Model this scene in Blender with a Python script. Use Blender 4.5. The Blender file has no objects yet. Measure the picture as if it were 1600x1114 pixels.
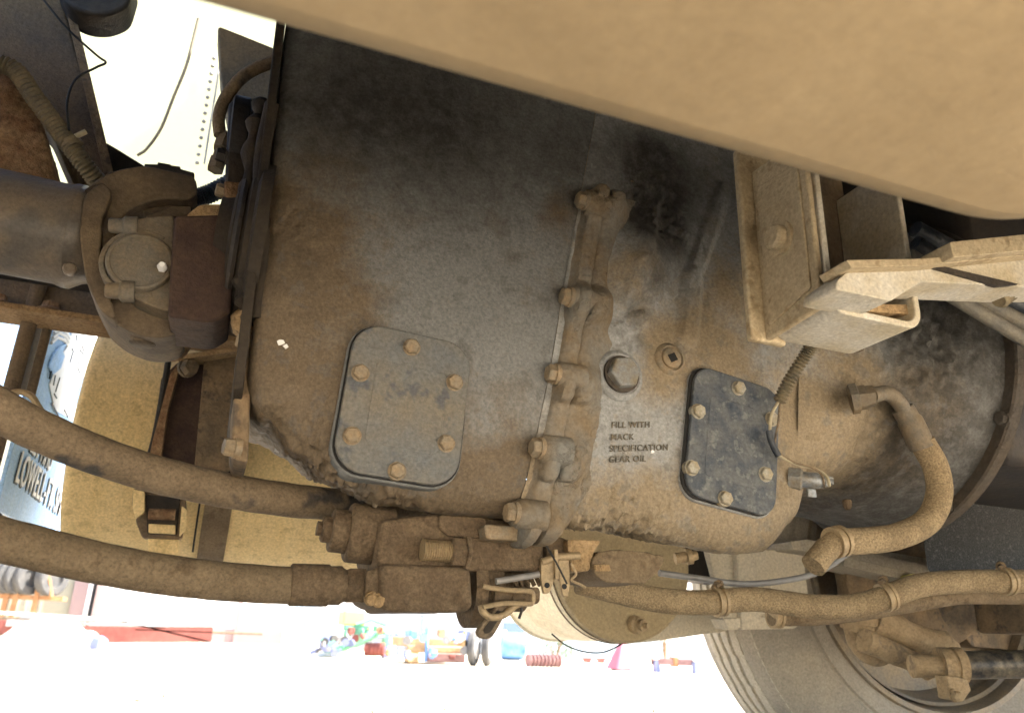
import bpy, bmesh, math, random
from mathutils import Vector, noise
random.seed(7)
R = math.radians
sc = bpy.context.scene
# ------------------------------------------------------------ camera
CAM = Vector((0, 0, .37)); YAW, PIT, ROL, FOC = R(20), R(20), R(2), 1208.0
fwd = Vector((math.sin(YAW)*math.cos(PIT), math.cos(YAW)*math.cos(PIT), math.sin(PIT)))
r0 = Vector((math.cos(YAW), -math.sin(YAW), 0)); u0 = r0.cross(fwd)
rgt = r0*math.cos(ROL) + u0*math.sin(ROL); upv = u0*math.cos(ROL) - r0*math.sin(ROL)
cd = bpy.data.cameras.new('camera'); cam = bpy.data.objects.new('camera', cd); sc.collection.objects.link(cam)
from mathutils import Matrix
cam.matrix_world = Matrix(((rgt.x, upv.x, -fwd.x, CAM.x), (rgt.y, upv.y, -fwd.y, CAM.y), (rgt.z, upv.z, -fwd.z, CAM.z), (0, 0, 0, 1)))
cd.sensor_width = 36; cd.lens = FOC/1600*36; cd.clip_start = .02; cd.clip_end = 3000
cd.dof.use_dof = True; cd.dof.focus_distance = 1.05; cd.dof.aperture_fstop = 7.5
sc.camera = cam
# ------------------------------------------------------------ sky, sun, exposure
SUN_EL, SUN_AZ = R(56), R(105)          # azimuth from +Y towards +X
w = bpy.data.worlds.new('World'); sc.world = w; w.use_nodes = True
nt = w.node_tree; bg = nt.nodes['Background']; sk = nt.nodes.new('ShaderNodeTexSky')
sk.sky_type = 'NISHITA'; sk.sun_disc = False; sk.sun_elevation = SUN_EL; sk.sun_rotation = SUN_AZ; sk.dust_density = 2.5
nt.links.new(sk.outputs[0], bg.inputs[0]); bg.inputs[1].default_value = .12
sl = bpy.data.lights.new('sun', 'SUN'); sl.energy = 4.6; sl.angle = R(.6); sl.color = (1, .92, .80)
so = bpy.data.objects.new('sun', sl); sc.collection.objects.link(so)
sd = Vector((math.sin(SUN_AZ)*math.cos(SUN_EL), math.cos(SUN_AZ)*math.cos(SUN_EL), math.sin(SUN_EL)))
so.rotation_euler = sd.to_track_quat('Z', 'Y').to_euler()
sc.view_settings.view_transform = 'Standard'; sc.view_settings.look = 'None'; sc.view_settings.gamma = 1
sc.view_settings.exposure = 2.8
sc.cycles.max_bounces = 6; sc.cycles.diffuse_bounces = 4; sc.cycles.glossy_bounces = 2; sc.cycles.transmission_bounces = 2
sc.cycles.use_denoising = True; sc.cycles.use_adaptive_sampling = True; sc.cycles.adaptive_threshold = .03; sc.cycles.sample_clamp_indirect = 8
# ------------------------------------------------------------ pixel rays onto real planes
def ray(px, py): return fwd + rgt*((px-800)/FOC) + upv*((557-py)/FOC)
def at(px, py, Y): d = ray(px, py); return CAM + d*(Y/d.y)
def atX(px, py, X): d = ray(px, py); return CAM + d*(X/d.x)
def gp(px, py): d = ray(px, py); return CAM + d*(-CAM.z/d.z)
def T(pts, Y): return [at(p[0], p[1], p[2] if len(p) > 2 else Y) for p in pts]
V = Vector; PI = math.pi
# ------------------------------------------------------------ mesh helpers
def basis(d):
    d = d.normalized(); a = V((0, 0, 1)) if abs(d.z) < .9 else V((1, 0, 0))
    x = a.cross(d).normalized(); return x, d.cross(x), d
def fillet(pts, r, n=4):
    out = []; N = len(pts)
    for i, p in enumerate(pts):
        a = pts[i-1]-p; b = pts[(i+1) % N]-p
        t = min(r, a.length*.48, b.length*.48); A = p+a.normalized()*t; B = p+b.normalized()*t
        for k in range(n+1):
            s = k/n; out.append(A*(1-s)**2 + p*2*s*(1-s) + B*s*s)
    return out
def smooth_path(pts, k=8):
    P = [V(p) for p in pts]; P = [P[0]*2-P[1]]+P+[P[-1]*2-P[-2]]; out = []
    for i in range(1, len(P)-2):
        for j in range(k):
            t = j/k; a, b, c, d = P[i-1:i+3]
            out.append(.5*((2*b)+(c-a)*t+(2*a-5*b+4*c-d)*t*t+(3*b-a-3*c+d)*t**3))
    out.append(P[-2]); return out
class MB:
    def __init__(s): s.v = []; s.f = []
    def add(s, v, f):
        o = len(s.v); s.v += [V(p) for p in v]; s.f += [tuple(i+o for i in q) for q in f]; return s
    def prism(s, pts, vec):
        n = len(pts); vec = V(vec)
        f = [tuple(range(n)), tuple(range(2*n-1, n-1, -1))] + [(i, i+n, (i+1) % n+n, (i+1) % n) for i in range(n)]
        nrm = V((0, 0, 0))
        for i in range(n): nrm += pts[i].cross(pts[(i+1) % n])
        if nrm.dot(vec) > 0: f = [q[::-1] for q in f]
        return s.add(list(pts)+[p+vec for p in pts], f)
    def box(s, lo, hi):
        a, b = V(lo), V(hi)
        return s.prism([V((a.x, a.y, a.z)), V((b.x, a.y, a.z)), V((b.x, a.y, b.z)), V((a.x, a.y, b.z))], (0, b.y-a.y, 0))
    def tube(s, path, rad, n=14, caps=True, ell=None):
        P = [V(p) for p in path]; N = len(P)
        rf = rad if callable(rad) else (lambda i: rad)
        t = (P[1]-P[0]).normalized(); x, y, _ = basis(t); vs = []; fs = []
        for i in range(N):
            tn = (P[min(i+1, N-1)]-P[max(i-1, 0)]).normalized()
            x = (x-tn*x.dot(tn)).normalized(); y = tn.cross(x); r = rf(i)
            for k in range(n):
                a = 2*PI*k/n; vs.append(P[i]+x*(r*math.cos(a))+y*(r*math.sin(a)))
        for i in range(N-1):
            for k in range(n):
                k2 = (k+1) % n; fs.append((i*n+k, i*n+k2, (i+1)*n+k2, (i+1)*n+k))
        if caps: fs += [tuple(range(n-1, -1, -1)), tuple(range((N-1)*n, N*n))]
        return s.add(vs, fs)
    def lathe(s, o, d, prof, n=32, ph=0, closed=False):
        x, y, d = basis(V(d)); o = V(o); vs = []; fs = []; N = len(prof)
        for t, r in prof:
            for k in range(n):
                a = 2*PI*k/n+ph; vs.append(o+d*t+x*(max(r, 1e-5)*math.cos(a))+y*(max(r, 1e-5)*math.sin(a)))
        for i in range(N if closed else N-1):
            j = (i+1) % N
            for k in range(n):
                k2 = (k+1) % n; fs.append((i*n+k, i*n+k2, j*n+k2, j*n+k))
        if not closed: fs += [tuple(range(n-1, -1, -1)), tuple(range((N-1)*n, N*n))]
        return s.add(vs, fs)
    def bolt(s, o, d, r=.009, h=.007, washer=True, ph=None):
        """hexagon head standing on point o, looking along d"""
        d = V(d).normalized(); ph = random.random() if ph is None else ph
        if washer: s.lathe(o, d, [(-.006, r*1.12), (r*.16, r*1.12), (r*.16, r*1.0)], 20)
        s.lathe(o, d, [(0, r), (h*.82, r), (h, r*.84)], 6, ph)
        return s
    def grid(s, fn, nu, nv, wrapv=False):
        vs = [fn(i/(nu-1), j/(nv if wrapv else nv-1)) for i in range(nu) for j in range(nv)]; fs = []
        for i in range(nu-1):
            for j in range(nv if wrapv else nv-1):
                j2 = (j+1) % nv; fs.append((i*nv+j, i*nv+j2, (i+1)*nv+j2, (i+1)*nv+j))
        return s.add(vs, fs)
    def build(s, name, m, parent=None, bevel=0, seg=2, disp=None, sub=0, sharp=38, flat=False):
        if parent is None:
            xs = [p.x for p in s.v]; ys = [p.y for p in s.v]; zs = [p.z for p in s.v]
            o = V(((min(xs)+max(xs))/2, (min(ys)+max(ys))/2, min(zs)))
        else: o = V(parent['_o'])
        me = bpy.data.meshes.new(name); me.from_pydata([tuple(p-o) for p in s.v], [], s.f)
        b = bmesh.new(); b.from_mesh(me); bmesh.ops.recalc_face_normals(b, faces=b.faces); b.to_mesh(me); b.free()
        me.materials.append(m)
        if not flat:
            for p in me.polygons: p.use_smooth = True
            me.set_sharp_from_angle(angle=R(sharp))
        ob = bpy.data.objects.new(name, me); sc.collection.objects.link(ob); ob['_o'] = tuple(o)
        if parent is None: ob.location = o
        else: ob.parent = parent
        if bevel:
            md = ob.modifiers.new('bevel', 'BEVEL'); md.width = bevel; md.segments = seg; md.limit_method = 'ANGLE'; md.angle_limit = R(35)
        if sub:
            md = ob.modifiers.new('sub', 'SUBSURF'); md.subdivision_type = 'SIMPLE'; md.levels = md.render_levels = sub
        if disp:
            tx = bpy.data.textures.new(name, 'CLOUDS'); tx.noise_scale = disp[1]; tx.noise_depth = 4
            md = ob.modifiers.new('disp', 'DISPLACE'); md.texture = tx; md.strength = disp[0]; md.texture_coords = 'LOCAL'
            me.shade_smooth()
        return ob
def thing(name, label, cat, loc, group=None):
    o = bpy.data.objects.new(name, None); sc.collection.objects.link(o); o.location = loc; o.empty_display_size = .05
    o['_o'] = tuple(V(loc)); o['label'] = label; o['category'] = cat
    if group: o['group'] = group
    return o
def tag(o, label, cat, group=None):
    o['label'] = label; o['category'] = cat
    if group: o['group'] = group
    return o
def text_geo(txt, size, depth):
    cu = bpy.data.curves.new('t', 'FONT'); cu.body = txt; cu.size = size; cu.extrude = depth; cu.offset = size*.003; cu.space_character = 1.1
    ob = bpy.data.objects.new('t', cu); sc.collection.objects.link(ob)
    dg = bpy.context.evaluated_depsgraph_get(); me = bpy.data.meshes.new_from_object(ob.evaluated_get(dg))
    v = [p.co.copy() for p in me.vertices]; f = [tuple(p.vertices) for p in me.polygons]
    bpy.data.objects.remove(ob); bpy.data.curves.remove(cu); bpy.data.meshes.remove(me)
    return v, f
# ------------------------------------------------------------ materials
def mat(name, base, dust=None, amt=.5, sc_=6, rough=.75, bump=.3, bsc=60, metal=0, fine=.25, spots=None, sps=40, stretch=None, crack=0, crs=90, soft=.25, translucent=0, spamt=.6, attr=None, splo=.56):
    m = bpy.data.materials.new(name); m.use_nodes = True; n = m.node_tree; L = n.links.new
    bs = n.nodes['Principled BSDF']; bs.inputs['Roughness'].default_value = rough; bs.inputs['Metallic'].default_value = metal
    bs.inputs['Specular IOR Level'].default_value = .35
    tc = n.nodes.new('ShaderNodeTexCoord'); co = tc.outputs['Object']
    def noi(scale, det=6, rgh=.6, vec=None):
        k = n.nodes.new('ShaderNodeTexNoise'); k.inputs['Scale'].default_value = scale; k.inputs['Detail'].default_value = det
        k.inputs['Roughness'].default_value = rgh; L(vec or co, k.inputs['Vector']); return k.outputs['Fac']
    def mapr(x, a, b, c=0., d=1.):
        k = n.nodes.new('ShaderNodeMapRange'); L(x, k.inputs[0])
        for i, q in enumerate((a, b, c, d)): k.inputs[i+1].default_value = q
        return k.outputs[0]
    def mix(f, a, b, mode='MIX'):
        k = n.nodes.new('ShaderNodeMix'); k.data_type = 'RGBA'; k.blend_type = mode
        for s_, q in (('Factor', f), ('A', a), ('B', b)):
            i = [z for z in k.inputs if z.name == s_ and (z.type == 'RGBA' or s_ == 'Factor')][0]
            if isinstance(q, (int, float)): i.default_value = q
            elif isinstance(q, tuple): i.default_value = (*q, 1) if len(q) == 3 else q
            else: L(q, i)
        return [z for z in k.outputs if z.type == 'RGBA'][0]
    vec = None
    if stretch:
        mp = n.nodes.new('ShaderNodeMapping'); mp.inputs['Scale'].default_value = stretch; L(co, mp.inputs[0]); vec = mp.outputs[0]
    col = base
    if dust:
        f = mapr(noi(sc_, 5, .62, vec), .5-soft*.55-(amt-.5)*.35, .5+soft*.55-(amt-.5)*.35); col = mix(f, base, dust)
    if attr:
        def att(nm):
            k = n.nodes.new('ShaderNodeAttribute'); k.attribute_name = nm; return k.outputs['Fac']
        def mth(op, a, b):
            k = n.nodes.new('ShaderNodeMath'); k.operation = op
            for i_, q in enumerate((a, b)):
                if isinstance(q, (int, float)): k.inputs[i_].default_value = q
                else: L(q, k.inputs[i_])
            return k.outputs[0]
        f = mth('ADD', att('dust'), mapr(noi(sc_, 6, .68), .25, .75, -.55, .55)); col = mix(mapr(f, .25, .85), base, dust)
        f = mth('ADD', att('dust'), mapr(noi(sc_*7, 4, .7), .3, .7, -1.1, .5)); col = mix(mapr(f, .2, .7, 0, .35), col, tuple(q*1.3 for q in dust))
        f = mth('ADD', att('grease'), mapr(noi(40, 6, .72), .3, .7, -.28, .24)); col = mix(mapr(f, .1, 1.05, 0, .88), col, attr)  # grease colour, also used for the painted shade
    if spots:
        f = mapr(noi(sps, 3, .7), splo, splo+.07, 0, spamt); col = mix(f, col if not isinstance(col, tuple) else col, spots)
    if fine:
        f = mapr(noi(bsc*1.3, 2, .75), .25, .75, 1-fine, 1+fine)
        k = n.nodes.new('ShaderNodeVectorMath'); k.operation = 'SCALE'
        if isinstance(col, tuple): k.inputs[0].default_value = col
        else: L(col, k.inputs[0])
        L(f, k.inputs['Scale']); col = k.outputs[0]
    if isinstance(col, tuple): bs.inputs['Base Color'].default_value = (*col, 1)
    else: L(col, bs.inputs['Base Color'])
    if bump:
        h = noi(bsc, 3, .7)
        b = n.nodes.new('ShaderNodeBump'); b.inputs['Strength'].default_value = bump; b.inputs['Distance'].default_value = .004; L(h, b.inputs['Height'])
        out = b.outputs[0]
        if crack:
            cn = noi(crs*.45, 4, .7); ab = n.nodes.new('ShaderNodeMath'); ab.operation = 'SUBTRACT'; L(cn, ab.inputs[0]); ab.inputs[1].default_value = .5
            ab2 = n.nodes.new('ShaderNodeMath'); ab2.operation = 'ABSOLUTE'; L(ab.outputs[0], ab2.inputs[0]); e = mapr(ab2.outputs[0], 0, .035)
            msk = mapr(noi(8, 2), .36, .5)
            mm = n.nodes.new('ShaderNodeMath'); mm.operation = 'MAXIMUM'; L(e, mm.inputs[0]); L(msk, mm.inputs[1])
            b2 = n.nodes.new('ShaderNodeBump'); b2.inputs['Strength'].default_value = crack; b2.inputs['Distance'].default_value = .004
            L(mm.outputs[0], b2.inputs['Height']); L(out, b2.inputs['Normal']); out = b2.outputs[0]
        L(out, bs.inputs['Normal'])
    if translucent:
        tr = n.nodes.new('ShaderNodeBsdfTranslucent'); tr.inputs[0].default_value = (*base, 1); ms = n.nodes.new('ShaderNodeMixShader'); ms.inputs[0].default_value = translucent
        L(bs.outputs[0], ms.inputs[1]); L(tr.outputs[0], ms.inputs[2]); L(ms.outputs[0], n.nodes['Material Output'].inputs[0])
    return m
TAN = (.36, .25, .13); BRN = (.16, .105, .055); DBR = (.075, .05, .03)
M = dict(
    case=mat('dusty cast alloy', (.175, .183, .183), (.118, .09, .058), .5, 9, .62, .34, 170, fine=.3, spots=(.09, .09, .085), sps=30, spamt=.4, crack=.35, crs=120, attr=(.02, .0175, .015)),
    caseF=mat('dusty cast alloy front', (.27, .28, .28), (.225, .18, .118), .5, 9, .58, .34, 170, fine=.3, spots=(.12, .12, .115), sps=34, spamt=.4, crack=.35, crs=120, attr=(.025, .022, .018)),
    bell=mat('dusty bell housing', (.05, .05, .048), (.08, .058, .036), .5, 7, .8, .5, 90, soft=.5, crack=.7, crs=100),
    lug=mat('dusty flange', (.18, .18, .165), (.19, .145, .09), .62, 14, .75, .5, 120, crack=.6, crs=70),
    boltd=mat('dusty bolt', (.22, .19, .14), (.27, .20, .12), .5, 60, .6, .3, 200),
    boltl=mat('clean bolt', (.34, .33, .28), (.30, .25, .16), .5, 80, .5, .3, 250, metal=.2),
    cov1=mat('grey cover plate', (.13, .145, .155), (.165, .145, .11), .5, 14, .55, .35, 160, spots=(.055, .072, .095), sps=22, spamt=.65, soft=.35),
    cov2=mat('dark blue cover plate', (.028, .042, .066), (.16, .165, .16), .36, 38, .5, .3, 160, spots=(.20, .21, .20), sps=60, spamt=.5, soft=.5),
    letter=mat('shade darkened cast letters', (.12, .115, .10), (.155, .135, .10), .5, 60, .8, .2, 200),  # letter faces darkened in place of the relief's shadow side
    gask=mat('black gasket', (.02, .02, .02), None, rough=.8, bump=.2),
    plug=mat('plug steel', (.21, .22, .22), (.2, .17, .12), .5, 60, .5, .3, 200),
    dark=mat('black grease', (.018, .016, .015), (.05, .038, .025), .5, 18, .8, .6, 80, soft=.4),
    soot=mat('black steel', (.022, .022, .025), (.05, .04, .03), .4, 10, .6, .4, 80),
    yoke=mat('brown cast yoke', (.075, .058, .042), (.14, .105, .065), .45, 14, .7, .4, 120),
    joint=mat('grey joint', (.13, .12, .10), (.18, .14, .09), .5, 25, .65, .35, 160),
    maroon=mat('rust maroon', (.038, .022, .019), (.062, .038, .026), .5, 30, .75, .5, 120),
    shaft=mat('worn driveshaft', (.10, .10, .10), (.19, .14, .085), .42, 6, .36, .2, 140, spots=(.04, .05, .06), sps=5, spamt=.6, soft=.6),
    crust=mat('black grease crust', (.05, .045, .037), (.085, .068, .045), .45, 30, .85, .9, 170, fine=.4),
    crust2=mat('brown dust crust', (.12, .09, .055), (.16, .12, .07), .5, 30, .92, .9, 190, fine=.4),
    rust=mat('rusty caked dirt', (.17, .095, .05), (.27, .18, .10), .5, 40, .9, 1.0, 110, fine=.45),
    tan=mat('caked tan dust', (.30, .205, .105), (.38, .27, .15), .5, 30, .92, 1.0, 140, fine=.4, spots=(.13, .085, .045), sps=45, spamt=.5),
    hose=mat('dusty rubber hose', (.16, .122, .08), (.215, .165, .108), .5, 20, .88, .5, 200, fine=.35, spots=(.045, .045, .047), sps=11, spamt=.9, splo=.53),
    hose2=mat('dusty brown hose', (.155, .115, .07), (.205, .155, .097), .5, 20, .9, .6, 220, fine=.35, spots=(.10, .07, .04), sps=26, spamt=.6),
    fuzzy=mat('sandy hose', (.32, .245, .145), (.24, .18, .105), .5, 30, .95, 1.0, 260, fine=.5),
    pump=mat('mud coated pump', (.112, .08, .05), (.155, .113, .07), .5, 18, .92, .8, 150, fine=.4, spots=(.065, .042, .024), sps=50, spamt=.5),
    clamp=mat('dusty clamp', (.30, .23, .14), (.38, .29, .17), .5, 40, .55, .3, 200, metal=.25),
    tank=mat('yellow dusted tank', (.70, .53, .25), (.76, .60, .32), .5, 9, .7, .35, 160, fine=.25, spots=(.30, .20, .085), sps=34, spamt=.3, stretch=(3, 1, .4), soft=.5),
    air=mat('cream air tank', (.82, .75, .56), (.66, .55, .34), .3, 9, .6, .3, 120),
    aird=mat('dusty air tank end', (.33, .27, .165), (.42, .33, .19), .5, 10, .75, .35, 140, soft=.5),
    frame=mat('dusty frame', (.10, .08, .06), (.17, .12, .07), .5, 10, .85, .7, 120),
    railt=mat('dusty rail flange', (.27, .17, .085), (.36, .24, .125), .5, 26, .95, 1.0, 140, fine=.4),
    panel=mat('tan tank belly', (.27, .205, .12), (.40, .315, .195), .5, 9, .8, .15, 70, soft=.75, fine=.08),
    brack=mat('tan painted bracket', (.40, .325, .21), (.47, .39, .26), .5, 16, .7, .4, 160, spots=(.27, .2, .11), sps=30),
    brackw=mat('pale bracket', (.56, .54, .48), (.46, .40, .28), .4, 16, .6, .3, 160),
    tyre=mat('dusty tyre', (.24, .22, .19), (.38, .335, .26), .6, 9, .85, .5, 140, soft=.5),
    tread=mat('dusty tread', (.42, .375, .295), (.48, .43, .34), .5, 12, .9, .5, 150, soft=.5),
    rim=mat('dirty rim', (.20, .18, .15), (.28, .22, .14), .5, 10, .55, .3, 120, metal=.15),
    axle=mat('dirty axle', (.12, .095, .065), (.24, .17, .10), .5, 16, .85, .8, 120, spots=(.05, .05, .05), sps=18),
    knuck=mat('dusty knuckle', (.27, .195, .11), (.36, .27, .16), .5, 22, .85, .7, 130, spots=(.14, .11, .08), sps=24),
    rod=mat('black tie rod', (.02, .021, .024), (.20, .17, .12), .33, 40, .3, .25, 160, soft=.3),
    spring=mat('grey leaf', (.34, .31, .25), (.42, .37, .28), .5, 14, .7, .4, 140),
    hang=mat('pale spring hanger', (.52, .48, .39), (.55, .48, .35), .5, 10, .8, .4, 120, soft=.5),
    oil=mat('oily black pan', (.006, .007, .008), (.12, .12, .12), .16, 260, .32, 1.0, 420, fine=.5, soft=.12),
    cable=mat('black blue loom', (.018, .024, .035), (.07, .08, .09), .4, 30, .42, .35, 160),
    cableg=mat('grey loom', (.13, .125, .11), (.20, .18, .14), .5, 30, .6, .35, 160),
    corr=mat('grey corrugated conduit', (.13, .115, .085), (.22, .18, .11), .5, 40, .7, .2, 200),
    wire=mat('pale wire', (.36, .32, .22), None, rough=.6, bump=.1),
    bwire=mat('black wire', (.02, .02, .02), None, rough=.5, bump=.1),
    zinc=mat('zinc switch', (.28, .31, .34), (.22, .2, .16), .4, 60, .4, .2, 200, metal=.4),
    flap=mat('blue mud flap', (.22, .42, .74), (.34, .54, .80), .5, 26, .55, .4, 120, soft=.5),
    white=mat('white print', (.82, .84, .84), None, rough=.6, bump=.05, fine=.05),
    black=mat('black print', (.03, .05, .07), None, rough=.6, bump=.05, fine=.05),
    fairing=mat('white translucent fibreglass', (.46, .475, .32), None, rough=.6, bump=.1, fine=.05, translucent=.75),
    ground=mat('pale dry yard', (.50, .43, .33), (.57, .50, .39), .5, .8, .95, .5, 18, fine=.15, soft=.5),
    dirt=mat('pale dirt', (.50, .46, .40), (.58, .54, .47), .5, 6, .95, .8, 12, fine=.2),
    wallw=mat('white sheet wall', (.78, .77, .74), None, rough=.6, bump=.1, bsc=3, fine=.04),
    wallc=mat('cream sheet wall', (.24, .235, .185), (.28, .27, .215), .5, 1, .6, .1, 3, fine=.04),
    wallb=mat('pale blue wall', (.26, .32, .37), None, rough=.6, bump=.1, bsc=3, fine=.05),
    glass=mat('window glass', (.10, .15, .22), None, rough=.15, bump=0, fine=0),
    redbr=mat('red oxide steel', (.16, .042, .034), (.22, .075, .06), .5, 2, .7, .2, 20, fine=.1),
    redpk=mat('faded red column', (.26, .19, .19), None, rough=.7, bump=.1, fine=.05),
    wood=mat('orange wood', (.24, .115, .05), (.30, .165, .08), .5, 4, .8, .2, 20),
    ytyre=mat('yard tyre', (.05, .052, .055), (.085, .083, .08), .5, 5, .85, .3, 20),
    interior=mat('dark doorway', (.045, .045, .05), None, bump=0, fine=0),
    steel=mat('pale steel', (.30, .31, .32), (.22, .2, .18), .5, 4, .5, .2, 20, metal=.2),
    green=mat('green paint', (.10, .30, .18), (.14, .36, .24), .5, 5, .45, .1, 20),
    yellow=mat('yellow paint', (.62, .55, .16), None, rough=.5, bump=.1, fine=.05),
    blue=mat('blue paint', (.10, .24, .52), (.16, .32, .60), .5, 5, .45, .1, 20),
    purple=mat('navy paint', (.16, .19, .32), None, rough=.5, bump=.1, fine=.1),
    gold=mat('ochre paint', (.40, .28, .14), (.32, .20, .11), .5, 5, .6, .2, 20),
    pink=mat('pink fabric', (.50, .15, .19), None, rough=.7, bump=.2, fine=.1),
    dred=mat('dark red iron', (.22, .12, .12), (.28, .17, .16), .5, 6, .7, .2, 20),
    leaf=mat('bush leaf', (.055, .10, .03), (.10, .14, .045), .5, 12, .6, 0, 20),
    ywhite=mat('white plastic', (.75, .76, .76), None, rough=.5, bump=.05, fine=.03),
    grass=mat('dry bits', (.10, .085, .06), None, bump=0, fine=.2))
# ============================================================ THE SETTING
g = MB().grid(lambda u, v: V(((u-.5)*600, (v-.5)*600, .012*noise.noise(V((u*600, v*600, 0))))), 61, 61).build('ground', M['ground']); g['kind'] = 'structure'
# ============================================================ TRANSMISSION
CY, CZ = 1.10, .85
def lerp(tab, x):
    if x <= tab[0][0]: return tab[0][1]
    for (a, p), (b, q) in zip(tab, tab[1:]):
        if x <= b:
            t = (x-a)/(b-a); t = t*t*(3-2*t); return p+(q-p)*t
    return tab[-1][1]
ZB = [(0, .622), (.03, .597), (.067, .562), (.126, .532), (.196, .513), (.3, .508), (.42, .508), (.54, .506), (.62, .494), (.70, .489), (.76, .497), (.80, .53), (.835, .58)]
AW = [(0, .196), (.05, .2), (.36, .203), (.42, .2), (.60, .202), (.76, .202), (.80, .201), (.835, .198)]
KT = [(0, -.04), (.2, .05), (.36, .17), (.70, .16), (.9, .08), (1.15, 0)]
NN = 10.
def sec(X, th, off=0., n=NN):
    c, s = math.cos(th), math.sin(th)
    a = lerp(AW, X); b = (.36 if s > 0 else CZ-lerp(ZB, X))
    r = (abs(c/a)**n+abs(s/b)**n)**(-1/n)+off
    y, z = CY-r*c, CZ+r*s
    if z < .66: z += .20*max(0, y-.93)*min(1, (.66-z)/.09)     # the belly rises towards the far side
    return V((X+lerp(KT, X)*(z-.75), y, z))
def unshear(X, z):
    x = X
    for _ in range(6): x = X-lerp(KT, x)*(z-.75)
    return x
def faceY(X, z, n=NN):
    x = unshear(X, z); a = lerp(AW, x); b = (.36 if z > CZ else CZ-lerp(ZB, x))
    q = max(0, 1-abs((z-CZ)/b)**n); return CY-a*q**(1/n)
def onface(px, py, lift=0):
    Y = .9
    for _ in range(5):
        p = at(px, py, Y); Y = faceY(p.x, p.z)
    return at(px, py, Y-lift)
BUMPS = []   # (centre, radius, height): relief of the casting, towards the viewer
def bump(px, py, r, h): p = at(px, py, .9); BUMPS.append((p.x, p.z, r, h))
bump(780, 560, .10, .013); bump(500, 620, .07, -.004); bump(640, 640, .11, .003); bump(440, 600, .022, .010); bump(420, 625, .018, .008)
bump(420, 460, .06, .004); bump(1010, 400, .055, .024); bump(985, 440, .05, .020); bump(960, 470, .03, .006); bump(1060, 350, .04, .008); bump(1180, 470, .09, .014)
bump(1150, 420, .05, .006); bump(930, 800, .020, .012); bump(905, 800, .014, .008); bump(1240, 640, .05, -.006); bump(1180, 820, .07, .010); bump(450, 720, .04, .005); bump(760, 620, .05, .006)
RIBS = []    # capsules: px0,py0,px1,py1,radius,height
def rib(a, b, r, h): A = at(*a, .9); B = at(*b, .9); RIBS.append((A.x, A.z, B.x, B.z, r, h))
rib((1078, 440), (1074, 522), .014, .010); rib((1030, 300), (975, 470), .010, .007); rib((1000, 500), (960, 520), .012, .005); rib((890, 620), (870, 770), .02, .004); rib((395, 730), (520, 772), .012, .006)
rib((1130, 300), (1085, 420), .012, .006); rib((1240, 590), (1255, 730), .012, -.004)
def relief(x, z):
    h = 0
    for bx, bz, r, k in BUMPS:
        d = ((x-bx)**2+(z-bz)**2)/(r*r)
        if d < 5: h += k*math.exp(-d*1.3)
    for ax, az, bx, bz, r, k in RIBS:
        dx, dz = bx-ax, bz-az; t = max(0, min(1, ((x-ax)*dx+(z-az)*dz)/(dx*dx+dz*dz)))
        d = math.hypot(x-ax-dx*t, z-az-dz*t)/r
        if d < 1.6: h += k*max(0, 1-max(0, d-.5)/1.1)**2*(3-2*max(0, 1-max(0, d-.5)/1.1)) if d > .5 else k
    return h
def thmap(v):   # denser on the side that is seen: -115..+80 degrees get most samples
    return R(-120)+v*R(205) if v <= 1 else 0
CAKE = [(1010, 290, .075, .9), (1040, 360, .05, .9), (1000, 430, .03, .6), (940, 470, .02, .5), (470, 700, .06, .45), (430, 640, .05, .5), (445, 330, .06, .5), (1060, 560, .03, .8), (985, 845, .10, 1.2), (560, 780, .10, 1.2), (900, 820, .06, .8), (1080, 600, .03, .6)]
CAKE = [(at(a, b, .9).x, at(a, b, .9).z, r, k) for a, b, r, k in CAKE]
DUST = [(410, 560, .10, .9), (420, 700, .11, .9), (430, 330, .10, .8), (520, 760, .10, .9), (700, 790, .10, .7), (880, 320, .04, .6), (520, 420, .09, .4), (1047, 560, .05, .9), (1090, 560, .05, .7), (1150, 470, .09, .8), (960, 840, .09, .9), (1150, 840, .10, .8), (880, 780, .06, .5), (1250, 650, .06, .7), (960, 440, .07, .6), (900, 620, .03, .4), (690, 780, .06, .5), (800, 790, .05, .7), (1340, 700, .10, .8), (1300, 760, .08, .8), (1420, 640, .08, .7), (1310, 560, .05, .4)]
GREASE_SHADE = [(1010, 240, .06, .9), (1040, 300, .055, .9), (1000, 350, .05, .8), (1040, 380, .04, .8), (1020, 440, .03, .7), (990, 490, .022, .6), (600, 150, .12, .6), (760, 200, .12, .55), (470, 180, .10, .6), (900, 250, .07, .5), (1150, 290, .07, .5), (700, 300, .10, .3), (445, 420, .05, .4), (1005, 540, .012, .5), (1440, 540, .10, 1.), (1500, 600, .12, 1.), (1560, 700, .14, 1.), (1500, 740, .12, 1.), (1450, 640, .08, .6), (1380, 800, .06, .6), (1590, 560, .14, .9), (1430, 740, .07, .5)]  # real grease and dirt, plus shade painted on upper case and bell
DUST = [(at(a, b, .9).x, at(a, b, .9).z, r, k) for a, b, r, k in DUST]; GREASE_SHADE = [(at(a, b, .9).x, at(a, b, .9).z, r, k) for a, b, r, k in GREASE_SHADE]
def field(F, x, z):
    t = 0
    for cx, cz, r, k in F:
        d = ((x-cx)**2+(z-cz)**2)/(r*r)
        if d < 6: t += k*math.exp(-d*.8)
    return min(t, 1)
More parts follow.
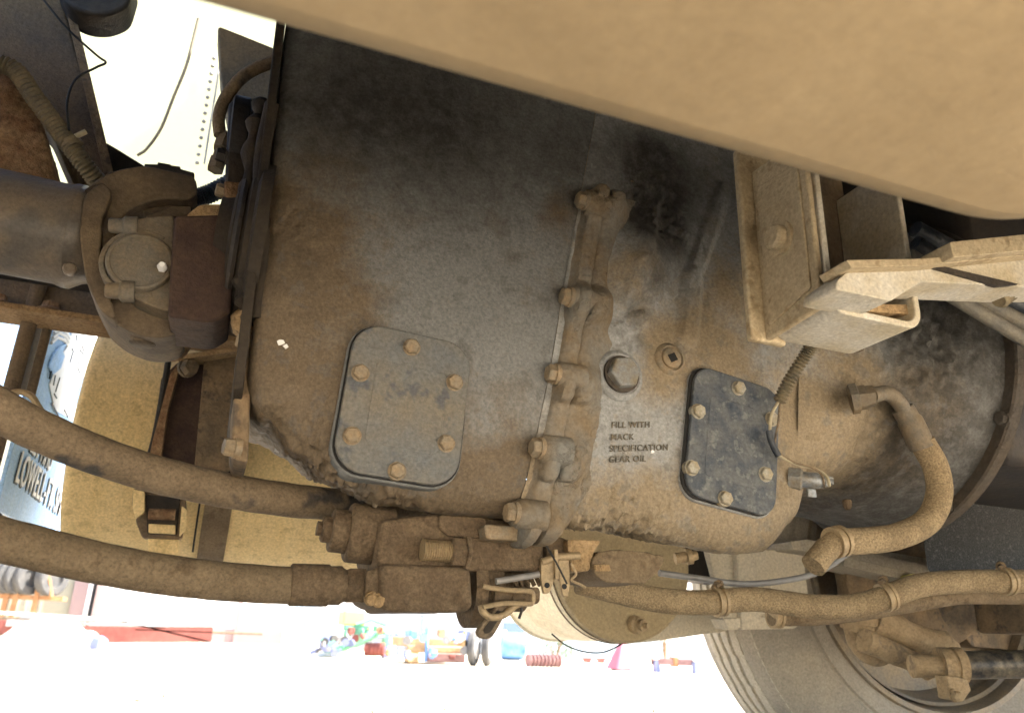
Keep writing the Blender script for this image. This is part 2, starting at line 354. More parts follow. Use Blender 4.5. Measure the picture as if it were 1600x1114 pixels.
def stain_shade(ob):
    me = ob.data; o = V(ob['_o'])
    for nm, F, base in (('dust', DUST, .06), ('grease', GREASE_SHADE, 0)):  # grease values include the painted shade
        at_ = me.attributes.new(nm, 'FLOAT', 'POINT')
        at_.data.foreach_set('value', [min(1, base+field(F, p.co.x+o.x, p.co.z+o.z)+((.5 if p.co.z+o.z < .56 else 0) if nm == 'dust' else 0)) for p in me.vertices])
def loft(x0, x1, nu, nv, end0=0, end1=0):
    def fn(u, v):
        X = x0+(x1-x0)*u; th = R(-125)+v*R(230); p = sec(X, th)
        for e, d in ((end0, X-x0), (end1, x1-X)):
            if e and d < e and (e < .04 or p.z < .66):
                k = e-math.sqrt(max(0, e*e-(e-d)**2)); q = V((0, CY-p.y, CZ-p.z)).normalized(); p += q*k
        nrm = V((0, p.y-CY, p.z-CZ)).normalized()
        side = max(0, min(1, (1.0-p.y)/.06))
        h = relief(p.x, p.z)*side
        ck = 0
        for cx, cz, r, k in CAKE:
            d = ((p.x-cx)**2+(p.z-cz)**2)/(r*r)
            if d < 4: ck += k*math.exp(-d*1.5)
        if p.z < .60: ck += min(1, (.60-p.z)/.05)*.25
        if ck > .02:
            q = noise.turbulence(p*90, 4, False, noise_basis='PERLIN_ORIGINAL', amplitude_scale=.6, frequency_scale=2.1)
            h += min(ck, 1.3)*.0055*(q-.35)
        h += .0011*noise.noise(p*38)+.0016*noise.noise(p*13)
        return p+nrm*h
    return MB().grid(fn, nu, nv)
TR = thing('transmission', 'dusty grey cast truck transmission with two bolted cover plates, filling the middle', 'transmission', (.5, CY, .52))
lf = loft(0, .385, 190, 300, end0=.022); 
# rear and hidden closing faces
def endcap(X, n=60): return [sec(X, 2*PI*i/n) for i in range(n)]
def closer(x0, x1):
    m = MB(); A = [sec(x0, R(105)+R(130)*i/20) for i in range(21)]; B = [sec(x1, R(105)+R(130)*i/20) for i in range(21)]
    return m.add(A+B, [(i, i+1, 22+i, 21+i) for i in range(20)])
c = closer(0, .385); lf.add(c.v, c.f); lf.add([sec(.004, 2*PI*i/60, -.016) for i in range(60)], [tuple(range(60))])
stain_shade(lf.build('main_case', M['case'], TR, sharp=60))
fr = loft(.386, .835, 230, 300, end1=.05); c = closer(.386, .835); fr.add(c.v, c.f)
stain_shade(fr.build('clutch_case', M['caseF'], TR, sharp=60))
# bell housing: from the case outline to a big round flange
def bellfn(u, v):
    X = .795+(1.14-.795)*u; th = R(-180)+v*R(360); c, q = math.cos(th), math.sin(th)
    a = lerp([(.795, .1995), (.825, .2022), (.85, .205), (.92, .222), (1.02, .258), (1.10, .283), (1.14, .29)], X)
    b = lerp([(.795, .262), (.84, .25), (.92, .25), (1.02, .270), (1.14, .29)], X)
    n_ = lerp([(.795, 9.), (.84, 6.), (.92, 3.2), (1.02, 2.3), (1.14, 2.)], X)
    rr = (abs(c/a)**n_+abs(q/b)**n_)**(-1/n_)
    z = .862+rr*q; p = V((X+lerp(KT, X)*(z-.75), CY-rr*c, z))
    if c > -.2:
        t = noise.turbulence(p*60, 4, False, noise_basis='PERLIN_ORIGINAL', amplitude_scale=.6, frequency_scale=2.1)
        k = math.exp(-((p.x-1.02)**2+(p.z-.84)**2)/.005)+.5*math.exp(-((p.x-.92)**2+(p.z-.68)**2)/.004)+.06
        p += V((0, p.y-CY, p.z-.862)).normalized()*(.011*k*(t-.3))
    return p
stain_shade(MB().grid(bellfn, 130, 260, True).build('bell_housing', M['caseF'], TR, sharp=70))
fl = MB().lathe((1.135, CY, .862), (1, 0, 0), [(0, .285), (0, .306), (.003, .309), (.022, .309), (.025, .306), (.025, .2)], 120)
fl = fl.build('bell_flange', M['bell'], TR)
for k in range(6):
    a = R(-62+k*34)
    p = V((1.135, CY-.297*math.cos(a), .862+.297*math.sin(a)))
    MB().bolt(p, (-1, 0, 0), .011, .009).build('bolt', M['bell'], fl)
# the bolted split between the two cases, with lugs
LUGS = [(908, 315), (884, 465), (862, 585), (838, 700), (806, 798)]
LZ = [at(a, b, .885).z for a, b in LUGS]
def lugoff(z, y):
    k = 0
    for q in LZ: k = max(k, max(0, 1-max(0, abs(z-q)-.008)/.026))
    return k*k*(3-2*k)
def flange(x0, x1, o0, lh, soft):
    def fn(u, v):
        th = R(-125)+v*R(230); q = sec(.39, th)
        seg = [(x0-soft, -.25), (x0-.003, .25), (x0-.001, .7), (x0+.003, .96), (x0+.008, 1.), (x1-.009, 1.), (x1-.003, .9), (x1+.002, .62), (x1+soft*.5, .2), (x1+soft, -.25)]
        i = int(round(u*9)); X, m = seg[i]
        o = (o0*(max(0, min(1, (1.0-q.z)/.03)) if q.z > .9 else 1)+lh*lugoff(q.z, q.y))*m-(.006 if q.z > 1.0 else 0)
        p = sec(.39, th, o); p.x += X-.39; p += V((.0012*noise.noise(p*60), .0012*noise.noise(p*50+V((9, 0, 0))), 0)); return p
    return MB().grid(fn, 10, 300)
rf = flange(.399, .421, .011, .026, .012).build('case_flange', M['lug'], TR, bevel=0, sharp=50)
ff = flange(.4235, .450, .009, .023, .026).build('joint_flange', M['lug'], TR, bevel=0, sharp=50)
for (a, b) in LUGS:
    p = at(a, b, .885); y = faceY(p.x, p.z); q = V((p.x+.004, min(y-.016, .9), p.z))
    m = MB().lathe(q+V((.02, .004, 0)), (-1, 0, 0), [(-.022, .019), (.014, .019), (.018, .016)], 24); m.build('lug', M['lug'], rf)
    m = MB().bolt(q, (-1, -.03, 0), .0125, .012).build('bolt', M['boltd'], rf)
# foot of the split under the case
MB().prism(fillet(T([(756, 818), (800, 822), (868, 800), (886, 806), (880, 836), (838, 847), (760, 842)], .93), .006), (0, .16, 0)).build('flange_foot', M['boltd'], TR, bevel=.004)
# cover plates
def rrect(c, w_, h_, r, rot, Y, n=7):
    pts = []
    for sx, sz, a0 in ((1, 1, 0), (-1, 1, 90), (-1, -1, 180), (1, -1, 270)):
        for k in range(n+1):
            a = R(a0+90*k/n); pts.append((sx*(w_/2-r)+r*math.cos(a), sz*(h_/2-r)+r*math.sin(a)))
    ca, sa = math.cos(rot), math.sin(rot)
    return [V((c[0]+x*ca-z*sa, Y, c[1]+x*sa+z*ca)) for x, z in pts]
def cover(name, c, w_, h_, r, rot, Y, m, bm, bolts, inset, gasket_off):
    MB().prism(rrect(c, w_+.008, h_+.008, r+.003, rot, Y+.0048), (0, .05, 0)).build('cover_pad', M['case'] if m == 'cov1' else M['caseF'], TR, bevel=.003)
    pl = MB().prism(rrect(c, w_, h_, r, rot, Y-.004), (0, .0065, 0)).build(name, M[m], TR, bevel=.0016)
    MB().prism(rrect((c[0]-gasket_off, c[1]), w_+.004, h_+.003, r, rot, Y+.0025), (0, .003, 0)).build('gasket', M['gask'], pl)
    if inset: MB().prism(rrect((c[0]+.002, c[1]-.004), w_*inset[0], h_*inset[1], .008, rot, Y-.0046), (0, .004, 0)).build('raised_panel', M[m], pl, bevel=.0006)
    for a, b in bolts: MB().bolt(at(a, b, Y-.004), (0, -1, 0), .0098, .008).build('bolt', M[bm], pl)
    return pl
cover('cover_plate', (.1885, .631), .150, .184, .036, R(-3.5), .889, 'cov1', 'boltd', [(643, 543), (563, 583), (710, 598), (550, 681), (697, 693), (620, 736)], (.60, .56), 0)
pl2 = cover('cover_plate', (.660, .642), .146, .190, .028, R(-8.5), .889, 'cov2', 'boltl', [(1153, 607), (1090, 643), (1205, 655), (1080, 731), (1195, 741), (1132, 779)], (.66, .62), .002)
pl2['label'] = 'dark blue-grey speckled cover plate'
for a, b, k in ((440, 535, .006), (434, 702, .006), (446, 541, .003), (1020, 706, .003)):
    p = onface(a, b, .002); MB().prism([p+V((k*math.cos(i)*random.uniform(.4, 1.3), 0, k*math.sin(i)*random.uniform(.4, 1.3))) for i in range(6)], (0, .0012, 0)).build('paint_fleck', M['white'], TR)
# plugs
p = onface(967, 587, 0); q = p+V((0, -.004, 0))
pg = MB().lathe(p+V((0, .02, 0)), (0, -1, 0), [(0, .040), (.018, .038), (.025, .034), (.027, .030), (.024, .025), (.024, .01)], 48).build('fill_plug_boss', M['caseF'], TR)
MB().lathe(p, (0, -1, 0), [(0, .0232), (.020, .0232), (.022, .0215)], 6, .2).build('fill_plug', M['plug'], pg, bevel=.001)
MB().lathe(p+V((0, -.002, 0)), (0, -1, 0), [(0, .0262), (.0075, .0262)], 40).build('sealing_washer', M['bell'], pg)
p = onface(1047, 561, 0)
s1 = MB().lathe(p+V((0, .01, 0)), (0, -1, 0), [(0, .026), (.010, .0245), (.014, .021), (.0155, .0185), (.0125, .0170), (.0125, .0155), (.016, .0145), (.017, .013), (.017, .0001)], 40).build('small_plug', M['boltd'], TR)
x_, z_ = V((math.cos(.5), 0, math.sin(.5))), V((-math.sin(.5), 0, math.cos(.5)))
MB().prism([p+V((0, -.0085, 0))+x_*a*.0058+z_*b*.0058 for a, b in ((-1, -1), (1, -1), (1, 1), (-1, 1))], (0, .006, 0)).build('square_socket', M['gask'], s1)
p = onface(1075, 524, 0)
s2 = MB().lathe(p+V((0, .006, 0)), (0, -1, 0), [(0, .0125), (.010, .0118), (.014, .0095), (.0145, .0045), (.008, .0042), (.008, .0001)], 28).build('drilled_boss', M['caseF'], TR)
MB().lathe(p+V((0, -.0086, 0)), (0, -1, 0), [(0, .0043), (.0003, .0043)], 20).build('drilled_hole', M['gask'], s2)
# cast lettering
def islands(v, f, name, m, par):
    up_ = list(range(len(v)))
    def root(i):
        while up_[i] != i: up_[i] = up_[up_[i]]; i = up_[i]
        return i
    for q in f:
        for k in q[1:]: up_[root(k)] = root(q[0])
    G = {}
    for q in f: G.setdefault(root(q[0]), []).append(q)
    for fs in G.values():
        ids = sorted({i for q in fs for i in q}); mp = {i: k for k, i in enumerate(ids)}
        MB().add([v[i] for i in ids], [tuple(mp[i] for i in q) for q in fs]).build(name, m, par, flat=True)
def letter(lines, par, m, place, name):
    for txt, o, ux, uz, nrm, size, dep in lines:
        v, f = text_geo(txt, size, dep); MB().add([o+ux*a.x+uz*a.y+nrm*a.z for a in v], f).build(name, m, par, flat=True)
ux = V((1, 0, .135)).normalized(); uz = V((.06, 0, 1)).normalized(); L = []
for i, (txt, px, py, sz) in enumerate((('FILL WITH', 954, 669, .0128), ('MACK', 953, 688, .0128), ('SPECIFICATION', 951, 706, .0128), ('GEAR OIL', 950, 723, .0128))):
    p = onface(px, py, .0); v, f = text_geo(txt, sz, .0007)
    vs = []
    for a in v:
        q = p+ux*a.x*.93+uz*a.y*.94; y = faceY(q.x, q.z); vs.append(V((q.x, y-.0018-a.z-relief(q.x, q.z), q.z)))
    islands(vs, f, 'cast_letter', M['letter'], TR)
# round foundry marks
for a, b in ((658, 458), (711, 462)):
    p = onface(a, b, .0005)
    mk = MB().lathe(p, (0, -1, 0), [(-.002, .0125), (.0012, .0122), (.0012, .0105), (-.002, .010)], 32).build('foundry_mark', M['case'], TR)
d = V((math.cos(.8), 0, -math.sin(.8))); MB().tube([p-d*.009+V((0, -.0005, 0)), p+d*.009+V((0, -.0005, 0))], .0013, 8).build('foundry_mark', M['case'], TR)
# sensor switch low on the front case
p = onface(1243, 748, 0); d = V((.72, -.62, -.12)).normalized()
sw = MB().lathe(p-d*.01, d, [(0, .017), (.017, .017), (.0195, .0145)], 6).build('sensor_nut', M['plug'], TR)
MB().lathe(p+d*.008, d, [(0, .0115), (.024, .0115), (.026, .010)], 24).build('sensor_body', M['zinc'], sw)
MB().lathe(p+d*.033, d, [(0, .0105), (.006, .0105), (.008, .0085), (.012, .0085), (.012, .0045), (.018, .004)], 8).build('terminal_cap', M['zinc'], sw)
x, y, _ = basis(d)
for k, ww in enumerate((-.006, .002, .009)):
    o = p+d*(.042+.003*k)+y*ww*.4+x*ww
    MB().box(o-V((.003, .002, .006)), o+V((.003, .002, .006))).build('terminal', M['zinc'], sw, bevel=.0008)
# grey tab under sensor
o = at(1268, 770, .86); MB().box(o-V((.007, .002, .006)), o+V((.007, .002, .006))).build('terminal', M['zinc'], sw, bevel=.0008)
# lower rim under the rear case and the hanging studs at the bell
for (a, b, k) in ((1322, 772, 1.), (1358, 766, .7)):
    o = at(a, b, 1.02); m = MB().lathe(o+V((0, 0, .012)), (0, 0, -1), [(0, .017*k), (.008, .017*k), (.008, .010*k), (.02, .010*k), (.02, .008*k), (.032*k, .0075*k), (.038*k, .004)], 8)
    m.build('stud', M['pump'], TR)
# back plate and gasket at the rear of the case
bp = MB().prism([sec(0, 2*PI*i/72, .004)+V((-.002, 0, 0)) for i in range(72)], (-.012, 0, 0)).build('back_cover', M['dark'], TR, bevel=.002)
bp2 = MB().prism(fillet(T([(381, 512), (400, 512), (392, 590), (388, 722), (366, 718), (362, 690), (366, 600), (372, 570), (380, 550)], .935), .006), (0, .12, 0)).build('cover_bracket', M['axle'], TR, bevel=.003)
MB().bolt(at(367, 700, .94), (-1, -.25, 0), .011, .013).build('bolt', M['boltd'], bp2)
MB().bolt(at(386, 535, .94), (-1, -.25, 0), .010, .012).build('bolt', M['boltd'], bp2)
# output seal housing: dark lumps behind the yoke
o = V((-.012, 1.02, .82))
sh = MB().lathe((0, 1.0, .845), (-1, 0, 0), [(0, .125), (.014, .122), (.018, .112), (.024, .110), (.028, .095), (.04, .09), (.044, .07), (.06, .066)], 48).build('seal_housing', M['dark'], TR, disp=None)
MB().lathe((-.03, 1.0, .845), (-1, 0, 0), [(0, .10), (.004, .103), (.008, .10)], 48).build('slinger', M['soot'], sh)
m = MB()
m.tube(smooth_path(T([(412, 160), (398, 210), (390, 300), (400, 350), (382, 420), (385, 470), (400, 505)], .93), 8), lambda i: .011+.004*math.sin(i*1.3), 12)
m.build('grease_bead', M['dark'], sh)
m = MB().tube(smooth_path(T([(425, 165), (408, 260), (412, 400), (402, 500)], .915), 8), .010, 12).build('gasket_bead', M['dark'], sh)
o = at(392, 500, .95); MB().lathe(o, (0, -1, 0), [(-.03, .02), (0, .022), (.012, .014), (.016, .003)], 14).build('mud_clod', M['tan'], sh, sub=2, disp=(.016, .02))
# ============================================================ DRIVESHAFT
a0, a1 = at(-260, 292, 1.05), at(140, 375, 1.05); ax = (a1-a0).normalized()
DS = thing('driveshaft', 'worn grey driveshaft tube with universal joint behind the transmission', 'driveshaft', a0+V((.2, 0, -.07)))
Ld = (a1-a0).length
tb = MB().lathe(a0, ax, [(0, .066), (Ld-.03, .066), (Ld-.022, .069), (Ld-.014, .069), (Ld, .060), (Ld+.03, .05)], 56).build('shaft_tube', M['shaft'], DS, sharp=30)
o = at(108, 418, 1.0); MB().lathe(o+V((0, .01, 0)), (0, -1, 0), [(0, .008), (.008, .008), (.010, .006)], 14).build('balance_weight', M['shaft'], tb)
yk = MB().prism(fillet(T([(126, 300), (150, 283), (172, 268), (200, 262), (226, 258), (306, 276), (309, 300), (296, 313), (262, 309), (218, 318), (194, 332), (181, 362), (175, 400), (178, 442), (192, 464), (230, 480), (262, 497), (290, 505), (278, 521), (255, 528), (225, 526), (190, 512), (160, 488), (142, 452), (132, 430), (126, 370)], 1.0), .010), (0, .105, 0)).build('weld_yoke', M['yoke'], DS, bevel=.012, seg=3)
MB().prism(fillet(T([(130, 305), (160, 282), (176, 300), (160, 340), (156, 400), (170, 460), (186, 505), (158, 488), (134, 440), (124, 370)], .985), .012), (0, .03, 0)).build('yoke_collar', M['yoke'], yk, bevel=.008, seg=3)
for q in (((225, 256), (258, 257), (304, 270), (304, 281), (228, 266)), ((246, 253), (268, 257), (266, 263), (246, 259)), ((266, 258), (282, 260), (282, 268), (266, 264))):
    MB().prism(fillet(T(q, 1.03), .002), (0, .05, 0)).build('cap_plate', M['soot'], yk, bevel=.0015)
MB().prism(fillet(T([(240, 306), (292, 309), (268, 330), (246, 338), (224, 334), (220, 318)], 1.02), .006), (0, .06, 0)).build('yoke_lip', M['yoke'], yk, bevel=.006)
cb = MB().prism(fillet(T([(204, 344), (224, 340), (272, 336), (270, 488), (240, 480), (206, 464), (198, 440), (200, 370)], .965), .006), (0, .05, 0)).build('bearing_block', M['joint'], DS, bevel=.005)
o = at(219, 408, .958)
MB().lathe(o+V((0, .02, 0)), (0, -1, 0), [(0, .0385), (.018, .0385), (.021, .0365), (.0215, .034), (.019, .0325), (.019, .0001)], 48).build('bearing_cap', M['joint'], cb)
def arc(c, r, a_, b_, n=22): return [c+V((r*math.cos(R(a_+(b_-a_)*i/n)), 0, r*math.sin(R(a_+(b_-a_)*i/n)))) for i in range(n+1)]
m = MB(); c_ = o+V((0, .006, 0))
A = arc(c_, .046, 62, 298); B = arc(c_, .0395, 62, 298); m.prism(A+B[::-1], (0, .022, 0)); m.build('retaining_strap', M['joint'], cb, bevel=.0015)
for (px, py) in ((193, 352), (188, 453)):
    q = at(px, py, .965); d = V((-1, 0, -.12))
    MB().lathe(q+V((.016, 0, 0)), d, [(0, .0135), (.014, .0135), (.017, .010), (.030, .0095), (.032, .008)], 12).build('strap_bolt', M['joint'], cb)
q = at(253, 414, .945); MB().lathe(q+V((0, .01, 0)), (0, -1, 0), [(0, .006), (.006, .006), (.009, .004), (.012, .0035)], 6).build('grease_nipple', M['white'], cb)
oy = MB().prism(fillet(T([(272, 337), (371, 334), (364, 400), (360, 488), (336, 502), (315, 502), (262, 494), (266, 420)], .94), .006), (0, .11, 0)).build('output_yoke', M['maroon'], DS, bevel=.006)
MB().prism(fillet(T([(290, 337), (312, 320), (346, 319), (379, 332), (364, 342), (346, 339)], .955), .005), (0, .06, 0)).build('yoke_ear', M['tan'], oy, bevel=.004)
MB().prism(fillet(T([(228, 336), (270, 322), (300, 322), (300, 337), (228, 342)], 1.0), .003), (0, .05, 0)).build('cross_arm', M['yoke'], oy, bevel=.004)
for q in (at(225, 524, 1.03),): MB().lathe(q+V((0, 0, .01)), (0, 0, -1), [(0, .016), (.022, .016), (.024, .013)], 20).build('trunnion_cap', M['yoke'], yk)
# ============================================================ PARKING / REAR CYLINDER WITH FITTING
c0 = at(372, 235, 1.02)
RC = thing('shift_cylinder', 'dark steel air cylinder on the back of the transmission under a curved hose', 'cylinder', c0+V((0, 0, -.09)))
MB().lathe(c0+V((-.012, 0, 0)), (1, 0, .06), [(0, .070), (.002, .074), (.022, .074), (.024, .070), (.024, .060), (.048, .058), (.075, .058)], 48).build('body', M['soot'], RC)
MB().prism(fillet(T([(352, 270), (358, 158), (377, 152), (390, 160), (388, 318), (360, 312), (352, 295)], .96), .006), (0, .09, 0)).build('end_flange', M['soot'], RC, bevel=.004)
MB().prism(fillet(T([(350, 282), (388, 286), (389, 317), (362, 312), (351, 306)], .955), .004), (0, .05, 0)).build('mounting_ear', M['rust'], RC, bevel=.003)
MB().bolt(at(352, 300, .97), (-1, -.2, 0), .009, .012).build('bolt', M['boltd'], RC)
MB().bolt(at(352, 245, .97), (-1, -.2, 0), .009, .012).build('bolt', M['soot'], RC)
MB().lathe(at(345, 238, .985), V((.1, 0, 1)), [(-.03, .011), (-.012, .011), (-.012, .009), (.004, .009), (.004, .012), (.016, .012), (.018, .0095), (.03, .009)], 6).build('fitting', M['joint'], RC)
tag(MB().tube(smooth_path(T([(344, 212, .985), (342, 185, .985), (352, 155, .98), (380, 120, .97), (420, 100, .96), (464, 92, .95), (500, 86, .95)], 1), 8), .0085, 14).build('curved_hose', M['hose'], None), 'thin brown hose curving over the air cylinder, top left', 'hose')
tag(MB().prism(fillet(T([(340, 40), (470, 92), (470, 150), (420, 200), (360, 200), (345, 120)], 1.35), .01), (0, .05, 0)).build('crossmember_plate', M['frame'], None, bevel=.004), 'dark brown crossmember plate behind the curved hose', 'bracket')
m = MB(); pth = smooth_path(T([(300, 312), (330, 302), (372, 280)], 1.2), 16); m.tube(pth, lambda i: .016 if i % 2 else .0135, 14)
tag(m.build('corrugated_hose', M['cable']), 'dark blue ribbed hose behind the yoke, beside the air cylinder', 'hose')
# ============================================================ LEFT: HANGER, BLOCK, LOOMS, RAIL
tag(MB().prism(fillet(T([(-40, -30), (90, -30), (120, 80), (150, 180), (172, 290), (120, 300), (60, 160), (-40, 60)], 1.25), .01), (0, .14, 0)).build('spring_hanger', M['frame'], None, bevel=.005), 'dark slanting steel hanger in the top left corner', 'hanger')
tag(MB().prism(fillet(T([(104, 20), (120, 30), (182, 290), (168, 295)], 1.22), .003), (0, .03, 0)).build('hanger_flange', M['axle'], None, bevel=.002), 'narrow tan edge strip along the slanting dark hanger', 'strip')
tag(MB().prism(fillet(T([(165, 222), (182, 232), (240, 268), (232, 300), (150, 300), (150, 260)], 1.3), .006), (0, .06, 0)).build('brace_plate', M['soot'], None, bevel=.004), 'small black triangular brace plate above the driveshaft yoke', 'brace')
tag(MB().prism(fillet(T([(-60, 92), (15, 105), (40, 130), (62, 180), (80, 240), (92, 300), (-60, 300)], 1.15), .012), (0, .12, 0)).build('rusty_block', M['rust'], None, bevel=.010, sub=3, disp=(.006, .02)), 'rust brown caked block above the driveshaft at left edge', 'block')
def loom(pts, r, am, m, n=12, k=14): 
    P = smooth_path(pts, k); return MB().tube(P, lambda i: r+(am if i % 2 else -am), n)
tag(loom(T([(-30, 95, 1.12), (20, 108, 1.12), (52, 150, 1.12), (85, 195, 1.12), (112, 232, 1.12), (140, 268, 1.13), (165, 300, 1.16)], 1), .0125, .0016, 0).build('corrugated_conduit', M['corr']), 'thick grey corrugated conduit running down beside the rusty block', 'conduit')
cl = thing('cable_tie', 'pale plastic tie around the thick corrugated conduit', 'cable tie', at(112, 218, 1.12))
q = at(112, 226, 1.12); d = (at(140, 268, 1.13)-at(85, 195, 1.12)).normalized()
MB().lathe(q-d*.006, d, [(0, .015), (.012, .015)], 20).build('strap', M['corr'], cl); x, y, _ = basis(d)
MB().tube(T([(118, 214, 1.11), (134, 206, 1.11)], 1), .004, 8).build('tail', M['wire'], cl)
tag(MB().tube(smooth_path(T([(60, -10), (102, 42), (150, 86), (165, 98), (150, 106), (118, 125), (105, 160), (108, 205)], 1.11), 8), .0018, 8).build('black_wire', M['bwire']), 'thin black wire bent across the bright gap at top left', 'wire')
tag(MB().tube(smooth_path(T([(118, 222), (150, 262), (170, 285)], 1.14), 6), .0022, 8).build('pale_wire', M['wire']), 'short pale wire beside the corrugated conduit above the yoke', 'wire')
tag(MB().prism(fillet(T([(80, -40), (215, -40), (200, 12), (165, 24), (135, 22), (105, 8)], 1.18), .02), (0, .06, 0)).build('rubber_mount', M['soot'], None, bevel=.012, seg=3), 'dark rounded rubber mount at the top edge over the bright gap', 'mount')
# far frame rail
FR = thing('frame_rail', 'far steel frame rail with dusty lower flange crossing behind the driveshaft', 'frame rail', (-.2, 1.56, .93))
zr = lambda px, py: at(px, py, 1.55).z
z0 = (zr(0, 487)+zr(370, 530))/2
MB().box((-2.6, 1.545, z0), (.02, 1.64, z0+.012)).build('rail_flange', M['railt'], FR, bevel=.003)
MB().box((-2.6, 1.632, z0+.012), (3.0, 1.642, z0+.26)).build('web', M['frame'], FR)
MB().box((.02, 1.545, z0), (3.0, 1.64, z0+.012)).build('rail_flange', M['frame'], FR, bevel=.003)
for px, py in ((10, 428), (86, 444), (88, 456)):
    q = at(px, py, 1.6); MB().lathe(V((q.x, 1.60, z0+.012)), (0, 0, 1), [(0, .02), (.016, .02), (.02, .014), (.03, .012)], 6).build('rail_bolt', M['rust'], FR)
m = MB().box((-2.6, 1.30, z0+.055), (-.02, 1.55, z0+.075)); tag(m.build('frame_shelf', M['soot'], None, bevel=.004), 'black shelf plate above the far frame rail under the driveshaft', 'plate')
# bracket strap loop under yoke
tag(MB().tube(smooth_path(T([(290, 505), (292, 530), (284, 548), (268, 556), (252, 548), (246, 530), (250, 520)], 1.2), 6), .009, 10).build('hose_loop', M['rust'], None, disp=(.005, .01)), 'short dirty hose loop hanging under the yoke', 'hose')
# ============================================================ FUEL TANK (far side)
TK = thing('fuel_tank', 'large round dusty yellow fuel tank hanging on the far side', 'fuel tank', (.15, 2.0, .48))
tc_, tr_ = V((0, 2.0, .785)), .30
MB().lathe(tc_+V((-.30, 0, 0)), (1, 0, 0), [(-.02, .15), (-.016, .22), (-.004, tr_-.012), (0, tr_-.004), (.006, tr_), (.016, tr_), (.02, tr_-.003), (.90, tr_-.003), (.905, tr_), (.915, tr_), (.925, .25), (.93, .1)], 96).build('shell', M['tank'], TK)
def band(x, w_, r, th, a_, b_, n=48):
    m = MB()
    def fn(u, v):
        a = R(a_+(b_-a_)*v); X, rr = ((x, r), (x, r+th), (x+w_, r+th), (x+w_, r))[int(round(u*3))]
        return V((X, tc_.y-rr*math.cos(a), tc_.z+rr*math.sin(a)))
    return m.grid(fn, 4, n)
sp = band(-.035, .055, tr_-.002, .006, -110, 80).build('strap', M['hose2'], TK)
MB().grid(lambda u, v: V((-.047+.004*u, 2.0-(tr_+.004)*math.cos(R(-60+120*v)), .785+(tr_+.004)*math.sin(R(-60+120*v)))), 2, 40).build('strap_liner', M['gask'], sp)
# strap bracket (box with a window)
bk = MB(); Yb = 1.70
bk.prism(fillet(T([(208, 762), (226, 766), (290, 775), (292, 800), (284, 842), (222, 840), (212, 815), (214, 800), (206, 790)], Yb), .006), (0, .03, 0))
bk = bk.build('strap_bracket', M['frame'], TK, bevel=.003)
MB().prism(fillet(T([(228, 772), (282, 778), (276, 836), (230, 834)], Yb-.003), .004), (0, .02, 0)).build('bracket_pocket', M['dark'], bk, bevel=.001)
MB().tube(T([(232, 803), (274, 804)], Yb-.006), .011, 14).build('cross_pin', M['rust'], bk)
MB().prism(fillet(T([(232, 818), (274, 820), (274, 834), (232, 832)], Yb-.012), .002), (0, .02, 0)).build('pocket_sill', M['tank'], bk, bevel=.002)
for q in ([(208, 764), (226, 768), (226, 800), (212, 810), (207, 792)], [(284, 790), (292, 796), (290, 826), (280, 838)]): MB().prism(fillet(T(q, Yb-.014), .003), (0, .02, 0)).build('bracket_ear', M['tank'], bk, bevel=.002)
MB().prism(fillet(T([(231, 842), (278, 844), (279, 895), (232, 895)], Yb+.01), .003), (0, .02, .02)).build('strap_tail', M['tank'], bk, bevel=.002)
# shadowed bracket frame in front of the tank (angle iron and plates)
TB = thing('tank_hanger', 'rusty dark hanger plates between fuel tank and transmission', 'hanger', at(310, 760, 1.6))
MB().prism(fillet(T([(252, 590), (282, 562), (368, 540), (385, 545), (378, 720), (372, 780), (226, 765), (240, 680)], 1.66), .006), (0, .012, 0)).build('plate', M['maroon'], TB, bevel=.002)
MB().prism(fillet(T([(266, 585), (284, 560), (262, 640), (244, 766), (224, 764), (238, 690)], 1.63), .003), (0, .03, 0)).build('angle_leg', M['rust'], TB, bevel=.003)
MB().prism(fillet(T([(320, 552), (384, 540), (384, 720), (300, 770), (312, 640)], 1.64), .004), (0, .012, 0)).build('cover_sheet', M['axle'], TB, bevel=.002)
MB().prism(fillet(T([(278, 554), (384, 540), (384, 546), (278, 562)], 1.60), .002), (0, .06, 0)).build('ledge', M['tan'], TB, bevel=.002)
MB().bolt(at(293, 575, 1.62), (.5, -1, 0), .017, .02).build('bolt', M['axle'], TB)
tag(MB().tube(smooth_path(T([(266, 535, 1.66), (262, 570, 1.66), (248, 650, 1.66), (240, 690, 1.65), (226, 740, 1.64), (226, 765, 1.64)], 1), 6), .006, 8).build('tank_line', M['bwire']), 'black rubber line running down the fuel tank beside its strap', 'hose')
# ============================================================ HOSES LOW LEFT
tag(MB().tube(smooth_path(T([(-60, 602, .93), (0, 641, .95), (60, 672, .97), (140, 706, 1.0), (240, 740, 1.03), (350, 765, 1.06), (430, 778, 1.08), (500, 786, 1.10), (600, 792, 1.14), (700, 790, 1.2)], 1), 10), .0225, 24).build('hydraulic_hose', M['hose'], None, disp=(.0025, .03)), 'upper thick brown rubber hose with worn dark patches, left', 'hose')
H2 = thing('hydraulic_hose', 'lower thick brown rubber hose ending at the pump', 'hose', at(200, 880, .95))
MB().tube(smooth_path(T([(-60, 822, .88), (0, 842, .90), (80, 862, .92), (200, 888, .95), (330, 906, .97), (460, 915, .985)], 1), 10), .0215, 24).build('tube', M['hose2'], H2, disp=(.002, .03))
d = (at(580, 916, .985)-at(450, 914, .985)).normalized(); o = at(452, 913, .985)
MB().lathe(o, d, [(0, .0225), (.002, .0245), (.045, .0245), (.047, .0225), (.06, .023), (.062, .021), (.066, .019)], 28).build('ferrule', M['pump'], H2, disp=(.002, .02))
